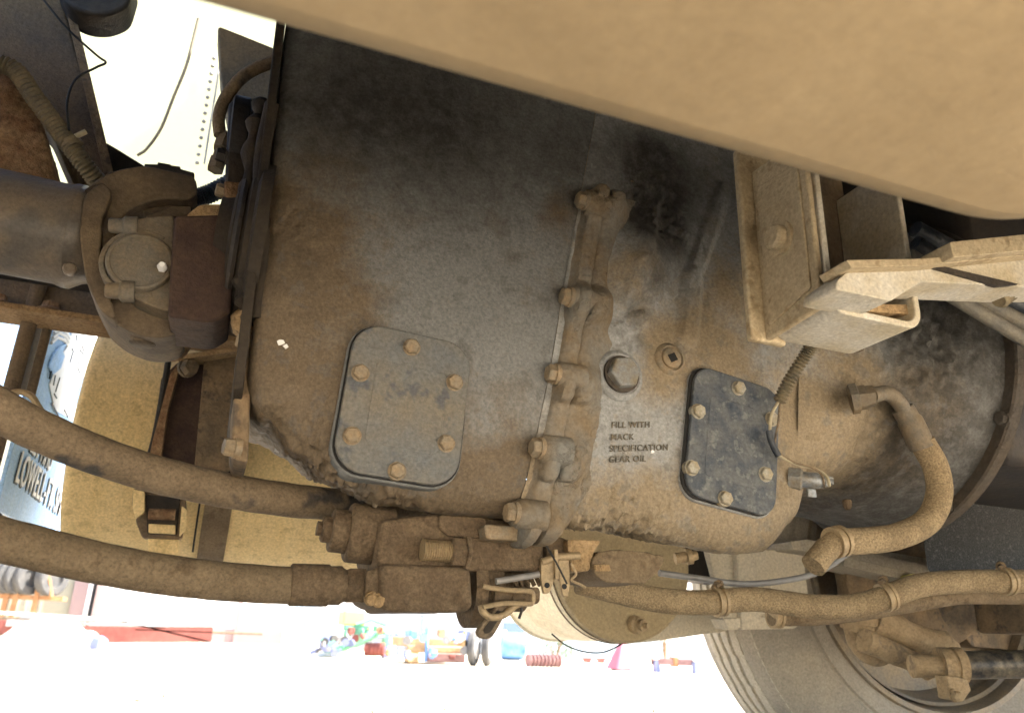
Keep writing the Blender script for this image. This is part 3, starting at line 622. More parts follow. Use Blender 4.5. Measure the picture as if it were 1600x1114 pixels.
MB().lathe(o+d*.066, d, [(0, .020), (.003, .0225), (.022, .0225), (.024, .017), (.032, .017), (.034, .021), (.046, .021), (.05, .018)], 6).build('hex_union', M['pump'], H2)
# ============================================================ PUMP
PU = thing('hydraulic_pump', 'mud brown hydraulic pump with stepped plug hanging under the transmission', 'pump', at(680, 955, 1.0))
YP = .96
MB().prism(fillet(T([(594, 812), (636, 806), (740, 800), (852, 830), (850, 892), (738, 893), (700, 896), (592, 898), (586, 860)], YP), .008), (0, .14, 0)).build('body', M['pump'], PU, bevel=.008, seg=3, sub=2, disp=(.004, .015))
o = at(580, 905, YP+.05)
lo = MB().prism(fillet(T([(594, 880), (736, 886), (738, 948), (724, 956), (606, 956), (594, 944)], YP-.012), .010), (0, .13, 0)).build('gear_housing', M['pump'], PU, bevel=.012, seg=3, sub=2, disp=(.004, .015))
MB().prism(fillet(T([(572, 892), (596, 884), (598, 950), (586, 950), (570, 940)], YP-.004), .005), (0, .09, 0)).build('port_flange', M['pump'], lo, bevel=.004)
for a, b in ((580, 935), (592, 938)): MB().bolt(at(a, b, YP-.006), (0, -1, -.3), .0075, .006).build('bolt', M['tan'], lo)
MB().lathe(at(738, 918, YP+.05), (1, 0, .04), [(-.01, .050), (.006, .050), (.010, .044), (.030, .044), (.032, .03), (.07, .03)], 32).build('end_cover', M['pump'], lo)
o = at(597, 838, YP+.045); d = V((-1, 0, .05))
MB().lathe(o, d, [(-.01, .037), (.042, .037), (.045, .034), (.045, .027), (.064, .027), (.066, .025), (.066, .0165), (.075, .0165), (.077, .014), (.077, .009), (.083, .009)], 28).build('stepped_plug', M['pump'], PU)
o = at(705, 862, YP-.010); d = V((-1, -.05, .0))
st = MB(); n_ = 26; st.lathe(o, d, [(i*.0015, .0135 if i % 2 else .0118) for i in range(n_)], 18); st = st.build('threaded_stud', M['clamp'], PU)
MB().lathe(o-d*.022, d, [(0, .020), (.002, .022), (.006, .022), (.006, .0185), (.022, .0185), (.024, .016)], 6).build('nut', M['pump'], st)
MB().prism(fillet(T([(686, 802), (760, 806), (768, 842), (700, 838), (684, 824)], .955), .01), (0, .08, 0)).build('mount_pad', M['pump'], PU, bevel=.008, seg=3)
# second valve body right of the pump
VB = thing('selector_valve', 'brown dusty valve body with ribbed nose right of the pump', 'valve', at(970, 905, 1.02))
MB().prism(fillet(T([(852, 838), (880, 838), (896, 850), (922, 850), (924, 888), (894, 894), (856, 890)], 1.0), .006), (0, .10, 0)).build('body', M['pump'], VB, bevel=.006, sub=2, disp=(.003, .012))
MB().prism(fillet(T([(886, 842), (940, 844), (928, 862), (922, 892), (892, 893)], .985), .006), (0, .09, 0)).build('flange', M['tan'], VB, bevel=.005)
nz = MB().prism(fillet(T([(922, 880), (935, 862), (962, 858), (1010, 862), (1042, 870), (1030, 892), (1008, 912), (950, 910), (934, 903)], .98), .008), (0, .11, 0)).build('nose', M['hose2'], VB, bevel=.010, seg=3, sub=2, disp=(.004, .015))
for k in range(6): MB().tube(T([(930+k*4, 882, .975), (932+k*4, 892, .975)], 1), .0022, 6).build('rib', M['tan'], nz)
MB().lathe(at(1072, 870, 1.2), (1, -.3, .2), [(-.02, .010), (0, .010), (0, .014), (.010, .014), (.012, .009), (.02, .008)], 10).build('nipple', M['clamp'], VB)
# ============================================================ LINKAGE
LK = thing('shift_linkage', 'small dusty linkage of clevis plates, rods and strap loop beside the pump', 'linkage', at(820, 950, .99))
for i, q in enumerate(([(846, 876), (850, 882), (862, 872), (870, 880), (866, 905), (859, 926), (850, 928), (845, 900)], [(874, 864), (886, 862), (890, 880), (891, 912), (889, 932), (880, 932), (874, 905), (872, 885)])):
    cp = MB().prism(fillet(T(q, .95+.005*i), .003), (0, .006, 0)).build('clevis_plate', M['clamp'], LK, bevel=.0012)
    c_ = at((855, 882)[i], (914, 916)[i], .9485+.005*i); MB().lathe(c_+V((0, .001, 0)), (0, -1, 0), [(0, .0035), (.0012, .0035)], 14).build('pin_hole', M['gask'], cp)
MB().tube(T([(846, 878), (872, 870), (905, 868)], .952), .005, 10).build('clevis_bar', M['clamp'], LK)
MB().prism(fillet(T([(866, 858), (872, 858), (874, 905), (868, 905)], .945), .001), (0, .01, 0)).build('rib_plate', M['clamp'], LK, bevel=.001)
MB().tube(smooth_path(T([(754, 915), (766, 918), (800, 922), (826, 923), (833, 928), (832, 940), (826, 943), (790, 942), (755, 948)], .94), 5), .0032, 8).build('wire_loop', M['clamp'], LK)
MB().prism(fillet(T([(800, 917), (842, 917), (845, 924), (844, 940), (838, 944), (800, 943)], .955), .003), (0, .03, 0)).build('loop_block', M['pump'], LK, bevel=.002)
MB().tube(T([(775, 908), (806, 903), (842, 897)], .945), .0042, 10).build('rod', M['steel'], LK)
MB().tube(T([(770, 930), (812, 929)], .965), .009, 12).build('spring_rod', M['pump'], LK)
MB().tube(smooth_path(T([(752, 945), (755, 956), (768, 964), (788, 960), (806, 945), (822, 942)], .95), 6), .0045, 10).build('hook', M['clamp'], LK)
lv = MB().prism(fillet(T([(782, 940), (796, 948), (774, 990), (764, 999), (752, 997), (745, 990), (748, 980)], .955), .005), (0, .010, 0)).build('lever', M['hose'], LK, bevel=.002)
MB().prism(fillet(T([(778, 952), (786, 956), (766, 988), (758, 990), (755, 984)], .9535), .003), (0, .003, 0)).build('lever_slot', M['dark'], lv)
MB().tube(T([(814, 944), (815, 955), (811, 966)], .95), .0018, 6).build('tie_tail', M['bwire'], LK)
MB().tube(T([(850, 846), (870, 880), (886, 912)], .93), .0013, 6).build('stray_wire', M['bwire'], LK)
MB().tube(smooth_path(T([(892, 880), (900, 896), (893, 906), (905, 912), (915, 918)], .95), 5), .0018, 6).build('stray_wire', M['clamp'], LK)
for k in range(5): MB().tube(T([(800+k*9, 898, .97), (808+k*9, 915, .97)], 1), .003, 6).build('spring_coil', M['pump'], LK)
# ============================================================ AIR TANK
AT = thing('air_tank', 'cream round air tank with dusty end cap and drain valve', 'air tank', V((.86, 1.7, .40)))
ac = at(975, 880, 1.55); ar = .163; d = V((0, 1, 0))
MB().lathe(ac+V((0, .02, 0)), d, [(0, ar), (.02, ar+.002), (.024, ar-.001), (.34, ar-.001), (.345, ar+.003), (.352, ar+.003), (.36, ar-.004), (.38, .12), (.39, .03)], 72).build('shell', M['air'], AT)
MB().lathe(ac, d, [(.012, .02), (.010, .07), (.006, .11), (-.002, ar-.012), (-.004, ar-.004), (0, ar+.001), (.02, ar+.001)], 72).build('end_cap', M['aird'], AT)
for yy in (.022, .05): MB().lathe(ac+V((0, yy, 0)), d, [(0, ar+.001), (.001, ar+.003), (.004, ar+.003), (.005, ar+.001)], 72, closed=True).build('seam', M['hose'], AT)
o = at(996, 976, 1.545); q = V((.35, -.93, -.05))
dv = MB().lathe(o, q, [(-.012, .019), (0, .019), (.003, .016), (.006, .016), (.006, .010), (.014, .010), (.014, .013), (.019, .013), (.019, .006), (.030, .0055)], 12).build('drain_valve', M['clamp'], AT)
tag(MB().tube(smooth_path(T([(992, 985), (975, 1003), (945, 1018), (915, 1018), (885, 1008), (862, 990)], 1.56), 6), .0016, 6).build('drain_wire', M['bwire']), 'thin drooping wire hanging under the air tank', 'wire')
# ============================================================ NEAR TANK BELLY OVERHEAD
PZ = CAM.z+.25
pts = fillet([V((-2.6, -.95, PZ)), V((.47, -.95, PZ)), V((.47, .309, PZ)), V((-2.6, .303, PZ))], .075, 10)
tag(MB().prism(pts, (0, 0, .66)).build('side_box', M['panel'], None, bevel=.028, seg=5), 'large tan box belly close overhead, out of focus across the top', 'tool box')
tag(MB().box((.50, -.35, .70), (2.3, .30, 1.27)).build('side_blocker', M['soot'], None, bevel=.02), 'added black light blocker beside the tan box, out of the picture', 'light blocker')  # unseen box added to keep light off the upper casing
# ============================================================ HANGING CHANNEL AND ARM (upper right)
HC = thing('channel_bracket', 'tan U shaped channel bracket with bolt hanging at upper right', 'bracket', at(1330, 550, .65))
nl, nr = at(1299, 500, .60), at(1441, 503, .60); xl, xr, zb = nl.x, nr.x, (nl.z+nr.z)/2
def chan_prof(x0, x1, z0, z1, r, n=6):
    L_ = [V((x0, 0, z1))]+[V((x0+r-r*math.cos(R(90*k/n)), 0, z0+r-r*math.sin(R(90*k/n)))) for k in range(n+1)]
    return L_+[V((x1-r+r*math.sin(R(90*k/n)), 0, z0+r-r*math.cos(R(90*k/n)))) for k in range(n+1)]+[V((x1, 0, z1))]
yn, yf = .60, .695; tk = .008; sh_ = .0
out = chan_prof(xl, xr, zb, zb+.22, .022); inn = chan_prof(xl+tk, xr-tk, zb+tk, zb+.22, .016)
m = MB(); m.prism([p+V((0, yn, 0)) for p in out+inn[::-1]], (0, yf-yn, 0)); ch = m.build('channel', M['brackw'], HC, bevel=.0015)
# left side plate, recedes from the channel's near edge
a1_ = [at(1226, 546, .66), at(1196, 286, .66)]
m = MB().prism(fillet([V((xl-.002, yn+.002, zb+.005)), V((xl-.002, yn+.002, zb+.22)), V((xl-.002, .70, zb+.23)), V((xl-.002, .70, zb-.002))], .006), (-.008, 0, 0)); pl = m.build('cheek_plate', M['brack'], HC, bevel=.002)
m = MB().box((xl-.03, .695, zb-.004), (xl+.02, .706, zb+.26)).build('end_flange', M['brack'], HC, bevel=.003)
MB().box((xl+.02, .697, zb+.01), (xr+.01, .706, zb+.26)).build('web_plate', M['frame'], HC, bevel=.002)
q = V((xl-.014, .650, zb+.11)); MB().lathe(q, (-1, 0, 0), [(-.004, .021), (.003, .021), (.003, .0155), (.011, .0150), (.014, .012)], 24).build('bolt', M['brack'], HC)
MB().prism(fillet([V((xl-.010, yn+.012, zb+.03)), V((xl-.010, yn+.012, zb+.19)), V((xl-.010, .685, zb+.20)), V((xl-.010, .685, zb+.012))], .004), (-.003, 0, 0)).build('wear_pad', M['brack'], HC, bevel=.001)
AR = thing('support_arm', 'bright tan flat arm reaching from the right into the channel bracket', 'arm', at(1460, 440, .58))
MB().prism(fillet(T([(1308, 438), (1330, 420), (1440, 415), (1600, 395), (1760, 375), (1760, 450), (1600, 448), (1440, 440), (1392, 470), (1306, 452)], .56), .004), (0, .05, .0)).build('arm_plate', M['brackw'], AR, bevel=.004)
MB().prism(fillet(T([(1322, 406), (1440, 404), (1600, 392), (1760, 372), (1760, 384), (1600, 400), (1440, 415), (1330, 418)], .545), .002), (0, .04, 0)).build('arm_lip', M['brack'], AR, bevel=.002)
MB().prism(fillet(T([(1484, 378), (1600, 366), (1760, 345), (1760, 372), (1600, 392), (1490, 402)], .53), .003), (0, .04, 0)).build('arm_bar', M['brack'], AR, bevel=.003)
MB().prism(fillet(T([(1436, 412), (1448, 410), (1592, 444), (1560, 447)], .556), .002), (0, .006, 0)).build('slot', M['soot'], AR)
MB().prism(fillet(T([(1312, 474), (1432, 476), (1436, 492), (1318, 484)], .61), .002), (0, .03, .0)).build('arm_foot', M['tan'], AR, bevel=.003)
# hose bundle at the right edge
for i, (q, r, m_, lb) in enumerate((
    ([(1420, 420), (1500, 470), (1600, 530), (1680, 575)], .0115, 'cableg', 'lowest grey hose of the bundle at the right edge'),
    ([(1420, 400), (1500, 452), (1600, 505), (1680, 545)], .0125, 'cableg', 'middle grey hose of the bundle at the right edge'),
    ([(1430, 380), (1520, 440), (1600, 480), (1680, 520)], .013, 'cable', 'glossy blue-black hose above the grey hoses, right edge'),
    ([(1430, 358), (1500, 396), (1600, 452), (1680, 500)], .014, 'cable', 'topmost blue-black hose, showing above the tan arm'))):
    tag(MB().tube(smooth_path(T(q, .70+.012*i), 8), r*.88, 16).build('loom_hose', M[m_]), lb, 'hose', 'hoses at the right edge')
tag(loom(T([(1560, 470), (1600, 440), (1660, 400)], .60), .010, .0016, 0, k=12).build('ribbed_conduit', M['corr']), 'short ribbed grey conduit under the tan arm at the right edge', 'conduit')
# conduit to the sensor with its wires
tag(loom(T([(1275, 530, .80), (1258, 556, .82), (1235, 592, .84), (1217, 628, .855)], 1), .0085, .0016, 0, k=14).build('corrugated_conduit', M['corr']), 'thin coiled conduit dropping from the channel bracket beside blue cover', 'conduit')
tag(MB().tube(smooth_path(T([(1217, 626, .857), (1205, 650, .862), (1204, 680, .866), (1213, 708, .868), (1245, 725, .862), (1275, 733, .852), (1292, 745, .842), (1296, 760, .838)], 1), 6), .0022, 8).build('sensor_wire', M['wire']), 'pale wire from the conduit looping to the sensor', 'wire')
tag(MB().tube(smooth_path(T([(1219, 628, .860), (1216, 660, .866), (1212, 700, .868), (1240, 722, .862), (1268, 730, .852), (1284, 742, .845), (1288, 762, .84)], 1), 6), .0016, 8).build('sensor_wire', M['hose']), 'thinner brown wire beside the pale sensor wire', 'wire')
tag(MB().tube(smooth_path(T([(1201, 672, .862), (1206, 692, .864), (1216, 712, .866)], 1), 5), .0048, 10).build('wire_sleeve', M['cable']), 'dark sleeve on the sensor wire at the blue cover edge', 'sleeve')
# ============================================================ CURVED HOSE AT THE BELL
CH = thing('curved_hose', 'thick sandy hose curving from bell housing fitting down to a clamp', 'hose', at(1400, 890, .9))
o = at(1342, 622, .862); d = V((.75, -.62, .12)).normalized()
ft = MB().lathe(o-d*.012, d, [(0, .024), (.010, .024), (.012, .019), (.022, .019), (.022, .017), (.034, .0165)], 6).build('fitting', M['joint'], CH)
hp = smooth_path(T([(1362, 618, .845), (1385, 614, .845), (1402, 626, .85), (1418, 650, .86)], 1), 6); MB().tube(hp, .0115, 16).build('bent_pipe', M['joint'], CH)
MB().tube(smooth_path(T([(1410, 638, .86), (1424, 662, .86), (1442, 700, .86)], 1), 6), lambda i: .0165 if i < 5 else .0185, 18).build('ferrule', M['joint'], CH)
MB().tube(smooth_path(T([(1440, 690, .86), (1462, 730, .86), (1467, 775, .86), (1448, 815, .86), (1400, 838, .86), (1345, 845, .86), (1306, 846, .86)], 1), 10), .0185, 24).build('tube', M['fuzzy'], CH)
q = at(1309, 846, .86); d = V((-1, 0, -.25)).normalized()
MB().lathe(q-d*.004, d, [(-.004, .0185), (-.004, .0215), (.002, .0215), (.002, .0195), (.006, .0195), (.006, .0215), (.014, .0215), (.014, .019)], 28).build('clamp_band', M['clamp'], CH)
MB().tube(smooth_path(T([(1306, 846, .86), (1288, 862, .86), (1270, 884, .86)], 1), 5), .0165, 18).build('hose_tail', M['fuzzy'], CH, disp=(.004, .01))
# ============================================================ TWO BROWN HOSES WITH CLAMPS
def clamped(name, label, pts, r, clamps, mt):
    t = thing(name, label, 'hose', V(pts[len(pts)//2])-V((0, 0, r)))
    P = smooth_path(pts, 10); MB().tube(P, r, 22).build('tube', M[mt], t, disp=(.0016, .012))
    for k in clamps:
        i = int(k*(len(P)-1)); d = (P[min(i+1, len(P)-1)]-P[i-1]).normalized()
        c_ = MB().lathe(P[i]-d*.008, d, [(0, r), (0, r+.004), (.005, r+.004), (.0055, r+.0022), (.0105, r+.0022), (.011, r+.004), (.016, r+.004), (.016, r)], 32).build('clamp', M['clamp'], t)
        MB().lathe(P[i]+V((0, .004, r+.004)), (.6, .5, .2), [(-.012, .006), (.010, .006), (.010, .0085), (.018, .0085)], 8).build('clamp_screw', M['axle'], c_)
    return t
clamped('coolant_hose', 'sandy coolant hose with three clamps sweeping across lower right', T([(905, 908, 1.12), (960, 922, 1.12), (1030, 937, 1.12), (1100, 941, 1.11), (1180, 936, 1.10), (1270, 947, 1.08), (1340, 945, 1.06), (1385, 932, 1.04), (1440, 914, 1.03), (1510, 908, 1.02), (1580, 908, 1.0), (1680, 905, .98)], 1), .0195, (.30, .64, .90), 'fuzzy')
clamped('coolant_hose', 'second brown hose just beneath the clamped sandy hose', T([(1205, 962, 1.16), (1270, 962, 1.15), (1340, 955, 1.14), (1420, 942, 1.12), (1500, 930, 1.11), (1600, 930, 1.10), (1700, 930, 1.1)], 1), .0165, (.02,), 'hose2')
tag(MB().tube(smooth_path(T([(1030, 895), (1090, 903), (1160, 912), (1230, 906), (1280, 893), (1320, 868), (1345, 852)], 1.18), 8), .0055, 10).build('nylon_line', M['steel']), 'thin grey air line sagging below the front of the transmission', 'air line')
# ============================================================ FRONT WHEEL
hc = at(1444, 891, 1.60); RT = hc.z-.004; ST = R(7)
FW = thing('steer_tyre', 'dusty front truck tyre and steel rim on the far side', 'tyre', (hc.x, hc.y, 0))
def wl(p): # wheel space: x along axle outward, (r, a)
    t, r, a = p; l = V((r*math.cos(a), t, r*math.sin(a))); return V((hc.x+l.x*math.cos(ST)+l.y*math.sin(ST), hc.y-l.x*math.sin(ST)+l.y*math.cos(ST), hc.z+l.z))
def ring(prof, n, name, m, par, closed=True):
    N = len(prof); vs = [wl((t, r, 2*PI*k/n)) for t, r in prof for k in range(n)]
    fs = [(i*n+k, i*n+(k+1) % n, ((i+1) % N)*n+(k+1) % n, ((i+1) % N)*n+k) for i in range(N if closed else N-1) for k in range(n)]
    return MB().add(vs, fs).build(name, m, par)
t0_, t1_ = -.03, .27
ty = ring([(t0_+.05, RT-.006), (t0_+.022, RT-.018), (t0_+.008, RT-.045), (t0_-.004, RT-.09), (t0_-.010, RT-.15), (t0_-.004, RT-.155), (t0_-.004, RT-.16), (t0_-.008, RT-.165), (t0_, RT-.195), (t0_+.012, RT-.213), (t0_+.012, RT-.222), (t0_+.03, RT-.23), (t1_-.03, RT-.23), (t1_-.012, RT-.22), (t1_, RT-.2), (t1_+.01, RT-.12), (t1_-.01, RT-.03), (t1_-.05, RT-.006)], 160, 'sidewall', M['tyre'], FW)
def tread(u, v):
    t = t0_+.022+(t1_-t0_-.044)*u; a = 2*PI*v; r = RT-.018*abs(2*u-1)**3
    for g_ in (.17, .34, .5, .66, .83):
        d = abs(u-g_-.008*math.sin(a*46+g_*9))
        if d < .028: r -= .014*(1 if d < .016 else (.028-d)/.012)
    if (a*46 % (2*PI)) < .5 and .12 < u < .88 and abs((u*6) % 1-.5) < .3: r -= .003
    return wl((t, r, a))
MB().grid(tread, 84, 420, True).build('tread', M['tread'], FW, sharp=50)
rr_ = RT-.222
rimo = ring([(t0_+.012, rr_+.010), (t0_+.004, rr_+.006), (t0_+.004, rr_-.006), (t0_+.022, rr_-.012), (t0_+.05, rr_-.016), (t0_+.09, rr_-.04), (t0_+.13, rr_-.05), (.10, .10), (.11, .08), (.13, .08), (.14, rr_-.03), (.2, rr_-.02), (.25, rr_), (.25, rr_+.01)], 120, 'rim', M['rim'], FW, closed=False)
ring([(t0_+.030, rr_-.02), (t0_+.036, rr_-.028), (t0_+.060, rr_-.032), (t0_+.066, rr_-.024)], 120, 'rim_ring', M['rim'], rimo)
for k in range(10): 
    a = 2*PI*k/10; o = wl((.09, .135, a)); MB().lathe(o, wl((0, 0, 0))-wl((.1, 0, 0)), [(0, .016), (.02, .016)], 6).build('hub_nut', M['axle'], rimo)
ring([(.10, .20), (.02, .195), (-.01, .19), (-.012, .12), (-.02, .11), (-.02, .05)], 72, 'brake_drum', M['axle'], FW, closed=False)
# axle, knuckle, tie rod
AX = thing('steer_axle', 'dirty dark front axle beam with dusty steering knuckle', 'axle', (1.75, 1.2, .3))
MB().prism(fillet([V((1.80, -.1, .42)), V((1.95, -.1, .42)), V((1.95, -.1, .55)), V((1.80, -.1, .55))], .01), (0, 1.6, 0)).build('beam', M['axle'], AX, bevel=.01)
def skin(pts, rad, k=6, n=16): P = smooth_path(pts, k); R_ = rad; return MB().tube(P, lambda i: R_[min(len(R_)-1, int(i/k))]+(R_[min(len(R_)-1, int(i/k)+1)]-R_[min(len(R_)-1, int(i/k))])*((i % k)/k), n)
skin(T([(1340, 940), (1345, 985), (1360, 1010), (1380, 1018)], 1.42), [.03, .034, .036, .03]).build('knuckle', M['knuck'], AX, disp=(.010, .03))
skin(T([(1360, 968), (1400, 985), (1440, 1000), (1475, 1005), (1496, 1012)], 1.38), [.030, .034, .030, .026, .008]).build('steering_arm', M['knuck'], AX, disp=(.010, .03))
skin(T([(1350, 1000), (1385, 1015), (1420, 1030), (1452, 1045)], 1.36), [.024, .024, .022, .024]).build('knuckle_arm', M['knuck'], AX, disp=(.008, .02))
MB().prism(fillet(T([(1320, 870), (1420, 885), (1470, 960), (1500, 1010), (1440, 1000), (1330, 960)], 1.52), .01), (0, .04, 0)).build('backing_plate', M['axle'], AX, bevel=.008, sub=2, disp=(.01, .04))
MB().lathe(at(1345, 962, 1.40), (0, -.3, 1), [(-.03, .040), (-.012, .042), (-.010, .046), (.006, .046), (.010, .04), (.02, .036)], 28).build('kingpin_cap', M['knuck'], AX)
TRD = thing('tie_rod', 'shiny black tie rod tube with dusty clamp at lower right', 'tie rod', at(1540, 1060, 1.22))
o = at(1440, 1040, 1.27); e = at(1700, 1035, 1.14); d = (e-o).normalized()
MB().lathe(o+d*.05, d, [(0, .026), (.004, .0265), ((e-o).length, .0265)], 32).build('tube', M['rod'], TRD)
MB().lathe(o, d, [(-.02, .022), (.05, .021)], 24).build('rod_end', M['knuck'], TRD)
tc2 = MB().lathe(o+d*.035, d, [(0, .028), (0, .034), (.020, .034), (.022, .031), (.026, .031), (.028, .034), (.045, .034), (.045, .028)], 32).build('clamp', M['knuck'], TRD)
q = at(1498, 1078, 1.20); MB().prism(fillet(T([(1480, 1055), (1512, 1060), (1518, 1078), (1505, 1096), (1486, 1092), (1484, 1075)], 1.19), .004), (0, .03, 0)).build('clamp_ear', M['knuck'], tc2, bevel=.004)
MB().bolt(at(1492, 1086, 1.185), (-.3, -1, -.2), .010, .012).build('bolt', M['knuck'], tc2)
# leaf spring and hanger
LS = thing('leaf_spring', 'pale grey leaf spring leaves behind the sandy hose clamp', 'leaf spring', at(1380, 890, 1.45))
for k, q in enumerate(([(1235, 846), (1262, 842), (1470, 888), (1455, 900), (1330, 872), (1240, 858)], [(1320, 870), (1455, 900), (1445, 912), (1318, 884)], [(1300, 846), (1470, 876), (1470, 888), (1300, 860)])):
    MB().prism(fillet(T(q, 1.44+.006*k), .003), (0, .09, 0)).build('leaf', M['spring'], LS, bevel=.002)
MB().prism(fillet(T([(1418, 898), (1430, 896), (1428, 908), (1408, 912)], 1.43), .002), (0, .02, 0)).build('paint_mark', M['yellow'], LS)
SH = thing('spring_shackle', 'pale folded steel spring hanger in front of the tyre', 'hanger', at(1180, 990, 1.5))
MB().prism(fillet(T([(1106, 858), (1165, 855), (1200, 858), (1255, 862), (1262, 920), (1268, 968), (1240, 982), (1135, 984), (1122, 920)], 1.50), .004), (0, .02, 0)).build('face_plate', M['hang'], SH, bevel=.003)
MB().prism(fillet(T([(1150, 852), (1180, 852), (1190, 982), (1160, 984)], 1.485), .004), (0, .03, 0)).build('rib', M['hang'], SH, bevel=.008, seg=3)
MB().prism(fillet(T([(900, 990), (1060, 950), (1136, 945), (1145, 984), (1020, 1002), (960, 1006)], 1.75), .003), (0, .02, .0)).build('base_plate', M['hang'], SH, bevel=.003)
MB().prism(fillet(T([(1130, 966), (1236, 962), (1240, 975), (1138, 982)], 1.49), .002), (0, .05, 0)).build('lip', M['hang'], SH, bevel=.002)
MB().prism(fillet(T([(1066, 815), (1112, 815), (1120, 912), (1070, 905)], 1.72), .002), (0, .05, 0)).build('dark_leg', M['soot'], SH, bevel=.003)
# engine pan and block: the dark mass at the right
EN = thing('engine', 'oily black engine pan and block at the right edge', 'engine', (1.5, 1.1, .55))
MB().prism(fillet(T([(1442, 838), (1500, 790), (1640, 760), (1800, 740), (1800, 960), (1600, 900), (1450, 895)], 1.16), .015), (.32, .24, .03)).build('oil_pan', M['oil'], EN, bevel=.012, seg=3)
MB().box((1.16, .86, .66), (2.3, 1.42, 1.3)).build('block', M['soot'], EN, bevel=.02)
MB().prism(fillet(T([(1500, 985), (1640, 975), (1800, 960), (1800, 1080), (1640, 1020), (1520, 1010)], 1.6), .01), (0, .1, 0)).build('cross_beam', M['axle'], EN, bevel=.01)
MB().lathe((1.2, 1.1, .862), (-1, 0, 0), [(0, .20), (.03, .20)], 40).build('flywheel_face', M['dark'], EN)
tag(MB().prism(fillet(T([(1515, 940), (1540, 935), (1596, 972), (1590, 978), (1560, 980)], 1.9), .004), (0, .06, 0)).build('sky_gap_strip', M['blue'], None, bevel=.003), 'bright blue strip standing in for sky between hoses and tie rod', 'panel')  # blue strip added where open sky shows through
# ============================================================ TRUCK FLOOR OVERHEAD AND NEAR RAIL (shade)
tag(MB().box((.03, -.1, 1.28), (3.4, 2.15, 1.34)).build('cab_floor', M['soot'], None, bevel=.01), 'black cab floor above the transmission', 'floor')
tag(MB().box((-2.6, .56, .99), (3.0, .64, 1.25)).build('frame_rail', M['frame'], None, bevel=.006), 'near steel frame rail hidden above the tan box belly', 'frame rail')
tag(MB().box((1.0, 1.95, .95), (3.2, 2.12, 1.28)).build('fender_liner', M['soot'], None, bevel=.02), 'black fender liner above the front tyre', 'fender')
CBN = thing('truck_cab', 'truck cab body above the transmission', 'cab', (1.3, 1.05, 1.36))
MB().box((.15, -.02, 1.36), (2.6, 2.12, 2.6)).build('shell', M['panel'], CBN, bevel=.06, seg=3)
tag(MB().box((-.95, -.15, 1.30), (.02, .90, 1.335)).build('blocker', M['soot'], None, bevel=.005), 'black catwalk plate behind the cab, unseen, added to block light', 'blocker')  # unseen plate added to close the opening behind the cab against skylight
tag(MB().box((-.95, -.1, 1.86), (.14, 1.42, 1.95)).build('sun_blocker', M['soot'], None, bevel=.01), 'unseen black light-blocking platform behind the cab, above the catwalk', 'rack')  # unseen platform added to keep sun off the hangers and tank
tag(MB().box((-6.5, -.2, 1.22), (-.97, 2.3, 1.42)).build('truck_bed', M['frame'], None, bevel=.02), 'dark truck bed behind the cab', 'truck bed')
MB().box((2.6, .1, 1.2), (3.9, 2.0, 2.0)).build('hood', M['panel'], CBN, bevel=.06, seg=3)
# ============================================================ MUD FLAP AND POSTS (left)
XF = -.42
c1, c2, c3, c4 = atX(4, 470, XF), atX(150, 470, XF), atX(118, 850, XF), atX(-4, 795, XF)
y0, y1 = c4.y, 2.55; zt = 1.25; zb_ = atX(30, 815, XF).z
MF = thing('mud_flap', 'blue mud flap with white lettering and emblem beside the fuel tank', 'mud flap', (XF, (y0+y1)/2, zb_))
MB().box((XF-.008, y0, zb_), (XF, y1, zt)).build('sheet', M['flap'], MF, bevel=.001)
def flat(pts, name, m, lift=.003): MB().prism([atX(p[0], p[1], XF)+V((lift, 0, 0)) for p in pts], (-lift+.0008, 0, 0)).build(name, m, MF, flat=True)
flat([(118, 500), (180, 500), (175, 560), (140, 620), (120, 660), (84, 640), (76, 600), (92, 560), (104, 540)], 'emblem_figure', M['white'])
flat([(128, 590), (140, 582), (132, 640), (122, 650), (116, 620)], 'emblem_patch', M['flap'], .0045)
flat([(104, 536), (94, 545), (98, 556), (92, 575), (80, 585), (74, 572), (80, 555), (92, 540)], 'emblem_patch', M['flap'], .0045)
for q in ([(84, 520), (92, 514), (102, 518), (110, 528)], [(82, 528), (92, 520), (102, 525), (108, 534)], [(80, 536), (90, 527), (100, 531), (106, 540)]):
    MB().tube([atX(a, b, XF+.002) for a, b in q], .004, 6).build('emblem_stripe', M['white'], MF)
for q in ([(112, 545), (114, 549), (109, 566)], [(122, 565), (121, 575), (124, 582)], [(80, 580), (77, 592)], [(86, 586), (83, 602)], [(93, 590), (86, 612)], [(124, 546), (130, 554)], [(128, 540), (131, 550)], [(84, 615), (88, 622)], [(81, 630), (90, 648), (92, 655)], [(100, 640), (106, 652)], [(119, 524), (120, 532)], [(163, 510), (166, 520)]):
    MB().tube([atX(a, b, XF+.003) for a, b in q], .0022, 5).build('emblem_line', M['black'], MF)
for txt, px, py, hpx in (('LOWELL-FT. SMITH', 21, 751, 46), ('LET MMO', 45, 704, 34)):
    o = atX(px, py, XF); h_ = (atX(px+5, py-hpx, XF)-o).length; v, f = text_geo(txt, h_/.69, .0012)
    k = .78
    islands([o+V((.0025+a.z, a.x*k, a.y)) for a in v], f, 'letter', M['white'], MF)
    islands([o+V((.0010+a.z*.4, a.x*k-.006, a.y-.004)) for a in v], f, 'letter_outline', M['black'], MF)
